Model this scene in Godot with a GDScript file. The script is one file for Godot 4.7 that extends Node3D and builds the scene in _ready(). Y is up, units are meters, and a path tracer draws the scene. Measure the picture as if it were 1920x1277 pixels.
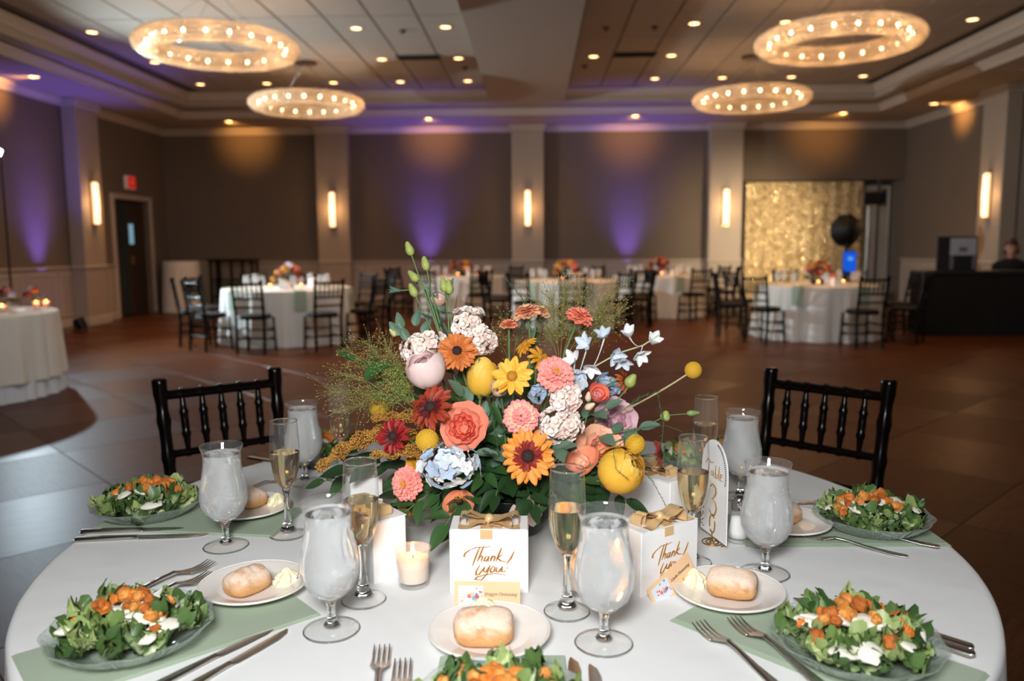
extends Node3D
const TH := 0.76            # height of the cloth on the tables
var cam := Camera3D.new()
var rng := RandomNumberGenerator.new()
var taken := {}
var mats := {}
var bowl := Vector3.ZERO    # foot of the flower bowl

# ---------------------------------------------------------------- shapes
class Acc:
	var v := PackedVector3Array()
	var uv := PackedVector2Array()
	var c := PackedColorArray()
	var ix := PackedInt32Array()
	var tr := Transform3D.IDENTITY
	var col := Color.WHITE
	func vert(p: Vector3, u := Vector2.ZERO) -> int:
		v.append(tr * p); uv.append(u); c.append(col)
		return v.size() - 1
	func tri(a: int, b: int, d: int) -> void:
		ix.append(a); ix.append(b); ix.append(d)
	func quad(a: int, b: int, d: int, e: int) -> void:
		tri(a, b, d); tri(a, d, e)
	func flat(p: Array) -> void:           # a convex polygon with corners of its own
		var s = v.size()
		for q in p: vert(q)
		for k in range(1, p.size() - 1): tri(s, s + k, s + k + 1)
	func grid(nu: int, nv: int, f: Callable, wrap := false) -> void:
		var s = v.size()
		var cols = nu if wrap else nu + 1
		for j in nv + 1:
			for i in cols:
				vert(f.call(float(i) / nu, float(j) / nv), Vector2(float(i) / nu, float(j) / nv))
		for j in nv:
			for i in nu:
				var i2 = (i + 1) % cols if wrap else i + 1
				var a = s + j * cols + i
				var b = s + j * cols + i2
				quad(a, b, b + cols, a + cols)
	func lathe(p: Array, seg := 24, f = null) -> void:   # p: [r, y] pairs, doubled where the edge is sharp
		var s = v.size()
		for q in p:
			for i in seg:
				var a = TAU * i / seg
				var r = q[0]
				if f != null: r = f.call(a, q[0], q[1])
				vert(Vector3(cos(a) * r, q[1], sin(a) * r))
		for j in p.size() - 1:
			for i in seg:
				var a = s + j * seg + i
				var b = s + j * seg + (i + 1) % seg
				quad(a, b, b + seg, a + seg)
	func ball(at: Vector3, r: Vector3, nu := 12, nv := 8) -> void:
		var s = v.size()
		for j in nv + 1:
			var t = PI * j / nv
			for i in nu:
				var a = TAU * i / nu
				vert(at + Vector3(cos(a) * sin(t) * r.x, -cos(t) * r.y, sin(a) * sin(t) * r.z))
		for j in nv:
			for i in nu:
				var a = s + j * nu + i
				var b = s + j * nu + (i + 1) % nu
				quad(a, b, b + nu, a + nu)
	func grain(at: Vector3, r: float) -> void:      # a small eight-sided grain
		var s = v.size()
		for q in [Vector3(1, 0, 0), Vector3(-1, 0, 0), Vector3(0, 1, 0), Vector3(0, -1, 0), Vector3(0, 0, 1), Vector3(0, 0, -1)]: vert(at + q * r)
		for t in [[0, 2, 4], [2, 1, 4], [1, 3, 4], [3, 0, 4], [2, 0, 5], [1, 2, 5], [3, 1, 5], [0, 3, 5]]: tri(s + t[0], s + t[2], s + t[1])
	func tube(p: Array, r, seg := 6, caps := true) -> void:
		var s = v.size()
		var n = p.size()
		var side = Vector3.ZERO
		for j in n:
			var d = (p[mini(j + 1, n - 1)] - p[maxi(j - 1, 0)]).normalized()
			if side == Vector3.ZERO: side = d.cross(Vector3(0.31, 0.9, 0.2)).normalized()
			side = (side - d * side.dot(d)).normalized()
			var up = d.cross(side)
			var rr = r[mini(j, r.size() - 1)] if r is Array else r
			for i in seg:
				var a = TAU * i / seg
				vert(p[j] + (side * cos(a) + up * sin(a)) * rr)
		for j in n - 1:
			for i in seg:
				var a = s + j * seg + i
				var b = s + j * seg + (i + 1) % seg
				quad(a, a + seg, b + seg, b)
		if caps:
			for e in [0, n - 1]:
				var o = v.size()
				for i in seg: v.append(v[s + e * seg + i]); uv.append(Vector2.ZERO); c.append(col)
				for k in range(1, seg - 1):
					if e: tri(o, o + k + 1, o + k)
					else: tri(o, o + k, o + k + 1)
	func box(size: Vector3, at := Vector3.ZERO, b := 0.0) -> void:
		var h = size / 2.0
		b = minf(b, minf(h.x, minf(h.y, h.z)) * 0.9)
		var k = func(sx, sy, sz, axis):
			var q = Vector3(sx * (h.x - b), sy * (h.y - b), sz * (h.z - b))
			q[axis] += [sx, sy, sz][axis] * b
			return at + q
		for ax in 3:
			for s in [-1.0, 1.0]:
				var f = []
				for t in [[-1, -1], [1, -1], [1, 1], [-1, 1]]:
					var q = [0.0, 0.0, 0.0]
					q[ax] = s; q[(ax + 1) % 3] = t[0]; q[(ax + 2) % 3] = t[1]
					f.append(k.call(q[0], q[1], q[2], ax))
				if s > 0: f.reverse()
				flat(f)
		if b <= 0.0: return
		for ax in 3:                                # chamfers along the axis ax
			var p = (ax + 1) % 3
			var r = (ax + 2) % 3
			for s in [-1.0, 1.0]:
				for t in [-1.0, 1.0]:
					var f = []
					for e in [[-1.0, p], [1.0, p], [1.0, r], [-1.0, r]]:
						var q = [0.0, 0.0, 0.0]
						q[ax] = e[0]; q[p] = s; q[r] = t
						f.append(k.call(q[0], q[1], q[2], e[1]))
					if s * t < 0: f.reverse()
					flat(f)
		for sx in [-1.0, 1.0]:
			for sy in [-1.0, 1.0]:
				for sz in [-1.0, 1.0]:
					var f = [k.call(sx, sy, sz, 0), k.call(sx, sy, sz, 1), k.call(sx, sy, sz, 2)]
					if sx * sy * sz > 0: f.reverse()
					flat(f)
	func prism(poly: PackedVector2Array, d: float) -> void:   # polygon in x, y pushed from z = 0 to z = -d
		var t = Geometry2D.triangulate_polygon(poly)
		for side in 2:
			var s = v.size()
			for q in poly: vert(Vector3(q.x, q.y, -d * side))
			for k in range(0, t.size(), 3):
				if (poly[t[k + 1]] - poly[t[k]]).cross(poly[t[k + 2]] - poly[t[k]]) * (1 if side else -1) > 0: tri(s + t[k], s + t[k + 1], s + t[k + 2])
				else: tri(s + t[k], s + t[k + 2], s + t[k + 1])
		var ccw = not Geometry2D.is_polygon_clockwise(poly)
		for i in poly.size():
			var a = poly[i]
			var b = poly[(i + 1) % poly.size()]
			var f = [Vector3(a.x, a.y, 0), Vector3(a.x, a.y, -d), Vector3(b.x, b.y, -d), Vector3(b.x, b.y, 0)]
			if ccw: f.reverse()
			flat(f)
	func mesh(solid := false) -> ArrayMesh:
		if solid:
			var vol = 0.0
			for k in range(0, ix.size(), 3): vol += v[ix[k]].dot(v[ix[k + 1]].cross(v[ix[k + 2]]))
			if vol > 0:
				for k in range(0, ix.size(), 3):
					var a = ix[k]; ix[k] = ix[k + 1]; ix[k + 1] = a
		var n := PackedVector3Array()
		n.resize(v.size())
		for k in range(0, ix.size(), 3):
			var q = (v[ix[k + 2]] - v[ix[k]]).cross(v[ix[k + 1]] - v[ix[k]])
			n[ix[k]] += q; n[ix[k + 1]] += q; n[ix[k + 2]] += q
		for k in n.size(): n[k] = n[k].normalized() if n[k].length_squared() > 0 else Vector3.UP
		var a := []
		a.resize(Mesh.ARRAY_MAX)
		a[Mesh.ARRAY_VERTEX] = v; a[Mesh.ARRAY_NORMAL] = n; a[Mesh.ARRAY_TEX_UV] = uv; a[Mesh.ARRAY_COLOR] = c; a[Mesh.ARRAY_INDEX] = ix
		var m := ArrayMesh.new()
		m.add_surface_from_arrays(Mesh.PRIMITIVE_TRIANGLES, a)
		return m

# ---------------------------------------------------------------- things and parts
func numbered(n: String) -> String:
	var k = taken.get(n, 0)
	taken[n] = k + 1
	return n if k == 0 else "%s_%03d" % [n, k]

func tag(o: Node, label: String, category := "", group := "", kind := ""):
	if label: o.set_meta("label", label)
	if category: o.set_meta("category", category)
	if group: o.set_meta("group", group)
	if kind: o.set_meta("kind", kind)
	return o

func thing(called: String, label: String, category: String, at := Vector3.ZERO, turn := 0.0, group := "") -> Node3D:
	var o := Node3D.new()
	o.name = numbered(called)
	add_child(o)
	o.position = at
	o.rotation.y = turn
	return tag(o, label, category, group)

func part(called: String, m, mat: Material, parent: Node, tr := Transform3D.IDENTITY) -> MeshInstance3D:
	var o := MeshInstance3D.new()
	o.name = called if parent != self else numbered(called)
	o.mesh = m.mesh() if m is Acc else m
	o.material_override = mat
	o.transform = tr
	parent.add_child(o, true)
	return o

func struct(called: String, m, mat: Material, label := "") -> MeshInstance3D:
	var o = part(called, m, mat, self)
	return tag(o, label, "", "", "structure")

func copy(o: Node3D, label: String, at: Vector3, turn: float, group := "") -> Node3D:
	var r: Node3D = o.duplicate()
	r.name = numbered(str(o.name).rstrip("0123456789").rstrip("_"))
	add_child(r)
	r.position = at
	r.rotation.y = turn
	return tag(r, label, "", group)

func mat(called: String, col: Color, rough := 0.6, metal := 0.0, spec := 0.5) -> StandardMaterial3D:
	if mats.has(called): return mats[called]
	var m := StandardMaterial3D.new()
	m.resource_name = called
	m.albedo_color = col
	m.roughness = rough
	m.metallic = metal
	m.metallic_specular = spec
	mats[called] = m
	return m

func rgb(r, g, b, a := 255.0) -> Color: return Color(r / 255.0, g / 255.0, b / 255.0, a / 255.0)

func leafy(called: String, col: Color, rough := 0.5, back := 0.35) -> StandardMaterial3D:
	var m = mat(called, col, rough)
	m.backlight_enabled = true
	m.backlight = Color(back, back, back)
	return m

func pane(called: String, col: Color, rough := 0.02) -> StandardMaterial3D:
	var m = mat(called, col, rough)
	m.transparency = BaseMaterial3D.TRANSPARENCY_ALPHA
	return m

func glass(called: String, col: Color, scale := 0.05, rough := 0.0) -> StandardMaterial3D:
	var m = mat(called, col, rough)
	m.refraction_enabled = true
	m.refraction_scale = scale
	return m

func glow(called: String, col: Color, e: float) -> StandardMaterial3D:
	var m = mat(called, col, 0.5)
	m.emission_enabled = true
	m.emission = col
	m.emission_energy_multiplier = e
	return m

func noise(freq: float, ramp: Array, octaves := 4, kind := FastNoiseLite.TYPE_SIMPLEX_SMOOTH, size := 512) -> NoiseTexture2D:
	var n := FastNoiseLite.new()
	n.seed = int(freq * 10000) + octaves
	n.frequency = freq
	n.noise_type = kind
	n.fractal_octaves = octaves
	var t := NoiseTexture2D.new()
	t.width = size; t.height = size
	t.seamless = true
	t.noise = n
	if ramp.size():
		var g := Gradient.new()
		g.offsets = PackedFloat32Array(range(ramp.size()).map(func(k): return float(k) / (ramp.size() - 1)))
		g.colors = PackedColorArray(ramp)
		t.color_ramp = g
	return t

func triplanar(m: StandardMaterial3D, tex: Texture2D, scale: Vector3, bump := 0.0, world := false):
	m.uv1_triplanar = true
	m.uv1_world_triplanar = world
	m.uv1_scale = scale
	if tex: m.albedo_texture = tex
	if bump:
		m.heightmap_enabled = true
		m.heightmap_scale = bump
		m.heightmap_texture = tex
	return m

func bent(a: Vector3, b: Vector3, bow: Vector3, n := 8) -> Array:
	var out = []
	for k in n + 1:
		var t = float(k) / n
		out.append(a.lerp(b, t) + bow * (4.0 * t * (1.0 - t)))
	return out

func facing(d: Vector3, spin := 0.0) -> Basis:      # +y turned to d
	d = d.normalized()
	var x = d.cross(Vector3(0.12, 0.35, 0.93)).normalized()
	return Basis(x, d, x.cross(d)) * Basis(Vector3.UP, spin)

func omni(at: Vector3, col: Color, e: float, size := 0.02, parent: Node = self):
	var l := OmniLight3D.new()
	l.name = "lamp_light"
	l.light_color = col; l.light_energy = e; l.light_size = size; l.omni_range = 40.0; l.omni_attenuation = 2.0; l.shadow_enabled = true
	l.position = at
	parent.add_child(l, true)

func spot(at: Vector3, to: Vector3, col: Color, e: float, angle: float, soft := 0.6, size := 0.05, parent: Node = self):
	var l := SpotLight3D.new()
	l.name = "spot_light"
	l.light_color = col; l.light_energy = e; l.light_size = size; l.spot_range = 40.0; l.spot_attenuation = 2.0; l.spot_angle = angle; l.spot_angle_attenuation = soft; l.shadow_enabled = true
	parent.add_child(l, true)
	l.transform = Transform3D(Basis.looking_at(to - at, Vector3.UP if absf((to - at).normalized().y) < 0.99 else Vector3.RIGHT), at)

func area(at: Vector3, to: Vector3, size: Vector2, col: Color, e: float):
	var l := AreaLight3D.new()
	l.name = "bounce_light"
	l.light_color = col; l.light_energy = e; l.area_size = size; l.area_range = 40.0; l.area_attenuation = 2.0; l.shadow_enabled = true
	l.area_normalize_energy = true
	add_child(l, true)
	l.look_at_from_position(at, to, Vector3.UP if absf((to - at).normalized().y) < 0.99 else Vector3.RIGHT)

func ray(px, py) -> Vector3: return cam.transform.basis * Vector3((px - 960.0) / 1500.0, (638.5 - py) / 1500.0, -1.0)
func on(px, py, h := TH) -> Vector3:
	var d = ray(px, py)
	return cam.position + d * ((h - cam.position.y) / d.y)
func deep(px, py, z) -> Vector3:
	var d = ray(px, py)
	return cam.position + d * ((z - cam.position.z) / d.z)

func _ready() -> void:
	rng.seed = 7
	# camera: 28 mm at 1.35 m, pitched 6.8 degrees down
	cam.name = "camera"
	var at := CameraAttributesPhysical.new()
	at.frustum_focal_length = 28.19
	at.frustum_focus_distance = 1.50
	at.frustum_near = 0.05
	at.frustum_far = 100.0
	at.exposure_aperture = 3.0
	cam.attributes = at
	cam.fov = 46.12
	cam.transform = Transform3D(Basis(Vector3.UP, deg_to_rad(1.744)) * Basis(Vector3.RIGHT, deg_to_rad(-6.786)) * Basis(Vector3.BACK, deg_to_rad(-0.35)), Vector3(0, 1.35, 0))
	add_child(cam)
	cam.current = true
	var w := WorldEnvironment.new()
	w.name = "world_environment"
	w.environment = Environment.new()
	w.environment.background_mode = Environment.BG_COLOR
	w.environment.background_color = Color.BLACK
	w.environment.tonemap_mode = Environment.TONE_MAPPER_LINEAR
	w.environment.tonemap_exposure = 1.0
	w.environment.sdfgi_enabled = true
	w.environment.ssao_enabled = true
	w.environment.ssil_enabled = true
	add_child(w)
	# the photographer's flash beside the camera, its bounce off the ceiling, and the house light of the near half of the room
	area(Vector3(-0.15, 1.74, 0.2), Vector3(0.0, 0.9, -1.7), Vector2(0.4, 0.3), Color(0.985, 0.99, 0.985), 4.1)
	area(Vector3(0, 3.9, 1.2), Vector3(0, 0.6, -3.0), Vector2(3.0, 2.0), Color(1.0, 0.99, 0.98), 1.8)
	area(Vector3(0, 3.95, -4.6), Vector3(0, 0.7, -13.5), Vector2(6.0, 1.4), Color(0.97, 0.98, 1.0), 18.5)
	bowl = on(958, 992)
	materials()
	room()
	lamps()
	far_tables()
	far_side()
	near_table()
	flowers()

# ---------------------------------------------------------------- materials
func materials() -> void:
	var wood = noise(0.012, [rgb(66, 34, 15), rgb(86, 47, 22), rgb(106, 61, 30), rgb(76, 41, 18)], 5)
	for k in 4:
		var m = triplanar(mat("floor wood %d" % k, [Color(0.9, 0.88, 0.86), Color(0.86, 0.83, 0.81), Color(0.9, 0.87, 0.85), Color(0.84, 0.81, 0.78)][k], [0.36, 0.42, 0.38, 0.44][k]), wood, Vector3(0.5, 0.5, 5.0) if k < 2 else Vector3(0.55, 0.5, 4.2))
		m.metallic_specular = 0.3
	triplanar(mat("floor base", Color(0.9, 0.9, 0.9), 0.4), wood, Vector3(0.5, 0.5, 4.0))
	triplanar(mat("wallpaper", Color(1, 1, 1), 0.75), noise(0.05, [rgb(90, 75, 62), rgb(111, 95, 80), rgb(138, 120, 103)], 5), Vector3(1.6, 1.6, 1.6), 0.05, true)
	mat("cream paint", rgb(166, 150, 132), 0.55)
	mat("cream trim", rgb(182, 167, 150), 0.5)
	triplanar(mat("ceiling tile", Color(1, 1, 1), 0.9), noise(0.2, [rgb(158, 145, 131), rgb(168, 155, 141)], 2, FastNoiseLite.TYPE_SIMPLEX, 256), Vector3(2, 2, 2))
	mat("ceiling grid", rgb(104, 90, 76), 0.8)
	mat("ceiling paint", rgb(164, 149, 134), 0.85)
	mat("black metal", rgb(18, 17, 17), 0.4, 0.5)
	mat("black plastic", rgb(14, 14, 15), 0.5)
	mat("dark lacquer", rgb(12, 6, 5), 0.2, 0.0, 0.34)
	mat("dark cushion", rgb(20, 17, 17), 0.85)
	mat("brass", rgb(190, 150, 90), 0.3, 1.0)
	mat("steel", rgb(206, 200, 194), 0.27, 1.0)
	mat("chrome", rgb(220, 220, 220), 0.12, 1.0)
	var cloth = mat("white cloth", rgb(232, 233, 234), 0.85)
	triplanar(cloth, null, Vector3(2.2, 2.2, 2.2))
	cloth.heightmap_enabled = true
	cloth.heightmap_scale = 0.10
	cloth.heightmap_texture = noise(0.006, [], 3)
	mat("ivory cloth", rgb(226, 219, 205), 0.88)
	mat("white skirt cloth", rgb(220, 222, 224), 0.88)
	mat("pale cloth", rgb(222, 219, 212), 0.88)
	mat("black cloth", rgb(11, 10, 10), 0.95)
	mat("sage cloth", rgb(166, 180, 160), 0.88)
	mat("porcelain", rgb(240, 234, 228), 0.12)
	mat("white card", rgb(243, 242, 243), 0.6)
	mat("gold foil", rgb(200, 144, 66), 0.42, 0.5)
	mat("gold satin", rgb(220, 184, 134), 0.34, 0.0, 0.8)
	mat("peach card", rgb(240, 200, 158), 0.7)
	mat("dark ink", rgb(50, 40, 42), 0.7)
	pane("clear glass", Color(1, 1, 1, 0.03))
	pane("foot glass", Color(0.97, 0.985, 0.98, 0.06))
	glass("solid glass", Color(0.97, 0.985, 0.98, 0.0), 0.05)
	glass("water", Color(0.98, 0.99, 1.0, 0.0), 0.033)
	glass("champagne", Color(0.97, 0.88, 0.66, 0.0), 0.034)
	glass("amber glass", Color(0.72, 0.6, 0.42, 0.0), 0.05)
	var fog = pane("misted glass", Color(0.98, 0.985, 0.985, 0.32), 0.4)
	fog.heightmap_enabled = true
	fog.heightmap_scale = 0.04
	fog.heightmap_texture = noise(0.09, [], 3)
	triplanar(fog, null, Vector3(9, 9, 9))
	var pg = pane("pressed glass", Color(0.74, 0.80, 0.77, 0.24), 0.05)
	pg.metallic_specular = 0.7
	mat("wax", rgb(247, 226, 205), 0.5).subsurf_scatter_enabled = true
	mats["wax"].subsurf_scatter_strength = 0.4
	glow("candle flame", Color(1.0, 0.72, 0.36), 22.0)
	glow("downlight", Color(1.0, 0.78, 0.52), 6.0)
	glow("bulb", Color(1.0, 0.86, 0.66), 24.0)
	glow("sconce glow", Color(1.0, 0.87, 0.70), 1.7)
	pane("crystal", Color(0.96, 0.88, 0.76, 0.24), 0.08)

# ---------------------------------------------------------------- the room
const XL := -8.0
const XR := 7.75
const ZB := -17.3
const ZF := 3.2
const WH := 3.85

func slab(acc: Acc, x0, x1, y0, y1, z0, z1, b := 0.0) -> void:
	acc.box(Vector3(absf(x1 - x0), absf(y1 - y0), absf(z1 - z0)), Vector3(x0 + x1, y0 + y1, z0 + z1) / 2.0, b)

func room() -> void:
	var a := Acc.new()
	slab(a, XL - 0.4, XR + 0.4, -0.2, -0.004, ZB - 0.9, ZF + 0.3)
	var floor_ = struct("floor", a, mats["floor base"], "brown wood-look floor of square parquet blocks")
	a = Acc.new()
	var ts = 0.92
	a.box(Vector3(ts - 0.004, 0.016, ts - 0.004), Vector3(0, -0.008, 0), 0.0015)
	var tile = a.mesh()
	for i in range(-14, 15):
		for j in range(-14, 15):
			var p = Vector3((i + j) * ts * 0.7071 + 0.1, 0, (i - j) * ts * 0.7071 - 9.0)
			if p.x < XL + 0.66 or p.x > XR - 0.66 or p.z < ZB + 0.66 or p.z > -1.7: continue
			if absf(p.x) > 1.4 - p.z * 0.72: continue
			var o = part("parquet_block", tile, mats["floor wood %d" % (((i + j) % 2 + 2) % 2 + 2 * rng.randi_range(0, 1))], floor_)
			o.position = p
			o.rotation.y = PI / 4 + (PI / 2 if (i % 2 + j % 2) % 2 else 0.0)
	var wp = mats["wallpaper"]
	# back wall: full to x = 4.35, then a header above the recess
	a = Acc.new()
	slab(a, XL - 0.3, 4.38, 0, 4.4, ZB - 0.3, ZB)
	slab(a, 4.38, XR + 0.3, 2.68, 4.4, ZB - 0.3, ZB)
	slab(a, 4.2, XR + 0.3, 0, 2.68, ZB - 0.8, ZB - 0.7)
	slab(a, 4.2, 4.38, 0, 2.68, ZB - 0.7, ZB - 0.3)
	slab(a, 4.2, XR + 0.3, 2.68, 2.8, ZB - 0.8, ZB - 0.3)
	struct("wall_back", a, wp, "brown papered back wall with three cream pilasters")
	a = Acc.new()
	slab(a, XL - 0.3, XL, 0, 4.4, -15.1, ZF)
	slab(a, XL - 0.3, XL, 0, 4.4, ZB - 0.3, -16.5)
	slab(a, XL - 0.3, XL, 2.28, 4.4, -16.5, -15.1)
	slab(a, XL - 0.5, XL - 0.3, 0, 4.4, -16.8, -14.8)
	struct("wall_left", a, wp, "brown papered wall on the doorway side")
	a = Acc.new()
	slab(a, XR, XR + 0.3, 0, 4.4, ZB - 0.9, ZF)
	struct("wall_right", a, wp, "dark brown papered wall behind the bar")
	a = Acc.new()
	slab(a, XL - 0.3, XR + 0.3, 0, 4.4, ZF, ZF + 0.3)
	struct("wall_front", a, wp, "papered wall behind the photographer")
	# ceiling: soffit round the walls, a step, two trays of tiles with a flat beam between them
	var paint = mats["ceiling paint"]
	a = Acc.new()
	slab(a, XL - 0.3, -6.95, WH, 4.4, ZB, ZF)
	slab(a, 6.6, XR + 0.3, WH, 4.4, ZB, ZF)
	slab(a, -6.95, 6.6, WH, 4.4, ZB, -15.9)
	slab(a, -6.95, 6.6, WH, 4.4, 2.4, ZF)
	slab(a, -6.95, -6.6, 4.0, 4.4, -15.9, 2.4)
	slab(a, 6.25, 6.6, 4.0, 4.4, -15.9, 2.4)
	slab(a, -6.6, 6.25, 4.0, 4.4, -15.9, -15.35)
	slab(a, -0.85, 0.55, 4.0, 4.4, -15.35, 2.4)
	slab(a, -6.6, -0.85, 4.25, 4.4, -9.1, 2.4)
	slab(a, 0.55, 6.25, 4.25, 4.4, -9.1, 2.4)
	slab(a, XL - 0.4, XR + 0.4, 4.4, 4.6, ZB - 0.9, ZF + 0.3)
	var ceil_ = struct("ceiling", a, paint, "beige stepped ceiling with two tiled trays and a flat beam between")
	a = Acc.new()
	slab(a, -6.6, -0.85, 4.275, 4.4, -15.35, -9.1)
	slab(a, 0.55, 6.25, 4.275, 4.4, -15.35, -9.1)
	part("tile_grid", a, mats["ceiling grid"], ceil_)
	a = Acc.new()
	a.box(Vector3(0.578, 0.026, 1.18), Vector3(0, 0.013, 0), 0.004)
	var ct = a.mesh()
	for side in 2:
		for i in 9:
			for j in 5:
				var x = -1.2 - 0.6 * i if side == 0 else 0.9 + 0.6 * i
				var o = part("ceiling_tile", ct, mats["ceiling tile"], ceil_)
				o.position = Vector3(x, 4.25, -14.7 + 1.2 * j)
	# mouldings
	var ctr = mats["cream trim"]
	var crown = PackedVector2Array([Vector2(0, 0), Vector2(0.03, 0), Vector2(0.035, 0.03), Vector2(0.09, 0.09), Vector2(0.11, 0.10), Vector2(0.11, 0.13), Vector2(0, 0.13)])
	var trim_no = 1
	for e in [[Vector3(XL, 3.72, ZB), Vector3(XR, 3.72, ZB), Vector3(0, 0, 1)], [Vector3(XL, 3.72, ZF), Vector3(XL, 3.72, ZB), Vector3(1, 0, 0)], [Vector3(XR, 3.72, ZB), Vector3(XR, 3.72, ZF), Vector3(-1, 0, 0)],
			[Vector3(-6.95, 3.85, -15.9), Vector3(6.6, 3.85, -15.9), Vector3(0, 0, 1)], [Vector3(-6.95, 3.85, 2.4), Vector3(-6.95, 3.85, -15.9), Vector3(1, 0, 0)], [Vector3(6.6, 3.85, -15.9), Vector3(6.6, 3.85, 2.4), Vector3(-1, 0, 0)],
			[Vector3(-6.6, 4.11, -15.35), Vector3(-0.85, 4.11, -15.35), Vector3(0, 0, 1)], [Vector3(0.55, 4.11, -15.35), Vector3(6.25, 4.11, -15.35), Vector3(0, 0, 1)], [Vector3(-6.6, 4.11, 2.4), Vector3(-6.6, 4.11, -15.35), Vector3(1, 0, 0)], [Vector3(6.25, 4.11, -15.35), Vector3(6.25, 4.11, 2.4), Vector3(-1, 0, 0)]]:
		a = Acc.new()
		var along = (e[1] - e[0]).normalized()
		a.tr = Transform3D(Basis(e[2], Vector3.UP, e[2].cross(Vector3.UP)), e[0] if e[2].cross(Vector3.UP).dot(along) < 0 else e[1])
		a.prism(crown, (e[1] - e[0]).length())
		struct("trim_%d" % trim_no, a, ctr)
		trim_no += 1
	# wainscot with chair rail, raised frames and baseboard
	var cream = mats["cream paint"]
	for run in [["back", Vector3(XL, 0, ZB), Vector3(1, 0, 0), 12.38, 0.0], ["left", Vector3(XL, 0, ZF), Vector3(0, 0, -1), 18.2, 0.0], ["right", Vector3(XR, 0, ZB + 0.02), Vector3(0, 0, 1), 20.4, 0.0]]:
		var dir: Vector3 = run[2]
		var inn = Vector3.UP.cross(dir) * -1.0
		var n = int(run[3] / 0.86)
		a = Acc.new()
		a.tr = Transform3D(Basis(dir, Vector3.UP, inn), run[1])
		slab(a, 0, run[3], 0.12, 1.0, 0, 0.02)
		slab(a, 0, run[3], 1.0, 1.045, 0, 0.05, 0.012)
		var wsc = struct("wainscot", a, cream)
		a = Acc.new()
		var hole = 0.86
		for k in [[0.06, 0.8, 0.2, 0.225], [0.06, 0.8, 0.9, 0.925], [0.06, 0.085, 0.225, 0.9], [0.775, 0.8, 0.225, 0.9]]:
			slab(a, k[0], k[1], k[2], k[3], 0.018, 0.034, 0.006)
		var fr = a.mesh()
		for k in n:
			part("panel_frame", fr, ctr, wsc, Transform3D(Basis(dir, Vector3.UP, inn), run[1] + dir * hole * k))
		a = Acc.new()
		a.tr = Transform3D(Basis(dir, Vector3.UP, inn), run[1])
		slab(a, 0, run[3], 0, 0.14, 0, 0.035, 0.008)
		struct("baseboard_" + run[0], a, ctr)
	# pilasters
	for p in [[Vector3(-4.3, 0, ZB + 0.13), 0.0, "cream pilaster on the back wall beside the doorway corner"], [Vector3(-0.17, 0, ZB + 0.13), 0.0, "cream pilaster in the middle of the back wall"], [Vector3(3.96, 0, ZB + 0.13), 0.0, "cream pilaster next to the gold curtain recess"], [Vector3(XL + 0.15, 0, -13.9), PI / 2, "cream pilaster next to the doorway"], [Vector3(XR - 0.15, 0, -13.6), -PI / 2, "cream pilaster behind the bar"], [Vector3(XL + 0.15, 0, -9.4), PI / 2, "cream pilaster near the light stand"]]:
		var pil = thing("pilaster", p[2], "pilaster", p[0], p[1])
		pil.set_meta("kind", "structure")
		a = Acc.new()
		slab(a, -0.34, 0.34, 0.16, 3.72, -0.13, 0.13, 0.01)
		part("shaft", a, cream, pil)
		a = Acc.new()
		slab(a, -0.37, 0.37, 0, 0.16, -0.13, 0.16, 0.012)
		part("base", a, ctr, pil)
		a = Acc.new()
		slab(a, -0.36, 0.36, 1.0, 1.045, -0.13, 0.155, 0.012)
		part("rail", a, ctr, pil)
		a = Acc.new()
		slab(a, -0.37, 0.37, 3.72, 3.79, -0.13, 0.16, 0.012)
		slab(a, -0.40, 0.40, 3.79, 3.85, -0.13, 0.19, 0.012)
		part("capital", a, ctr, pil)
	# the doorway on the left wall, its double doors shut
	var fz = [-15.1, -16.5]
	a = Acc.new()
	slab(a, XL - 0.02, XL + 0.04, 0, 2.38, -15.1, -15.0, 0.01)
	slab(a, XL - 0.02, XL + 0.04, 0, 2.38, -16.6, -16.5, 0.01)
	slab(a, XL - 0.02, XL + 0.04, 2.28, 2.38, -16.5, -15.1, 0.01)
	tag(struct("door_1", a, ctr), "cream door frame round dark double doors under the exit sign")
	var door: Node = get_node("door_1")
	a = Acc.new()
	slab(a, XL - 0.16, XL - 0.11, 0.01, 2.27, -15.795, -15.105, 0.006)
	part("door_leaf", a, mat("dark green door", rgb(38, 46, 44), 0.5), door)
	a = Acc.new()
	slab(a, XL - 0.16, XL - 0.11, 0.01, 2.27, -16.495, -15.805, 0.006)
	var lf = part("door_leaf", a, mat("dark brown door", rgb(58, 40, 28), 0.5), door)
	a = Acc.new()
	slab(a, XL - 0.115, XL - 0.10, 1.42, 1.82, -16.02, -15.86, 0.004)
	part("window_pane", a, glow("lit door window", Color(0.55, 0.75, 0.85), 0.5), lf)
	a = Acc.new()
	slab(a, XL - 0.11, XL - 0.05, 1.02, 1.2, -15.9, -15.86, 0.01)
	part("door_handle", a, mats["brass"], lf)
	# a white panelled door inside the recess
	a = Acc.new()
	slab(a, 7.14, 7.22, 0, 2.6, ZB - 0.7, ZB - 0.6, 0.008)
	slab(a, 7.62, 7.72, 0, 2.6, ZB - 0.7, ZB - 0.6, 0.008)
	slab(a, 7.22, 7.62, 2.5, 2.6, ZB - 0.7, ZB - 0.6, 0.008)
	tag(struct("door_2", a, mat("white paint", rgb(214, 214, 208), 0.5)), "narrow white door frame beside the gold sequin curtain")
	a = Acc.new()
	slab(a, 7.22, 7.62, 0.01, 2.5, ZB - 0.69, ZB - 0.64, 0.004)
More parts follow.
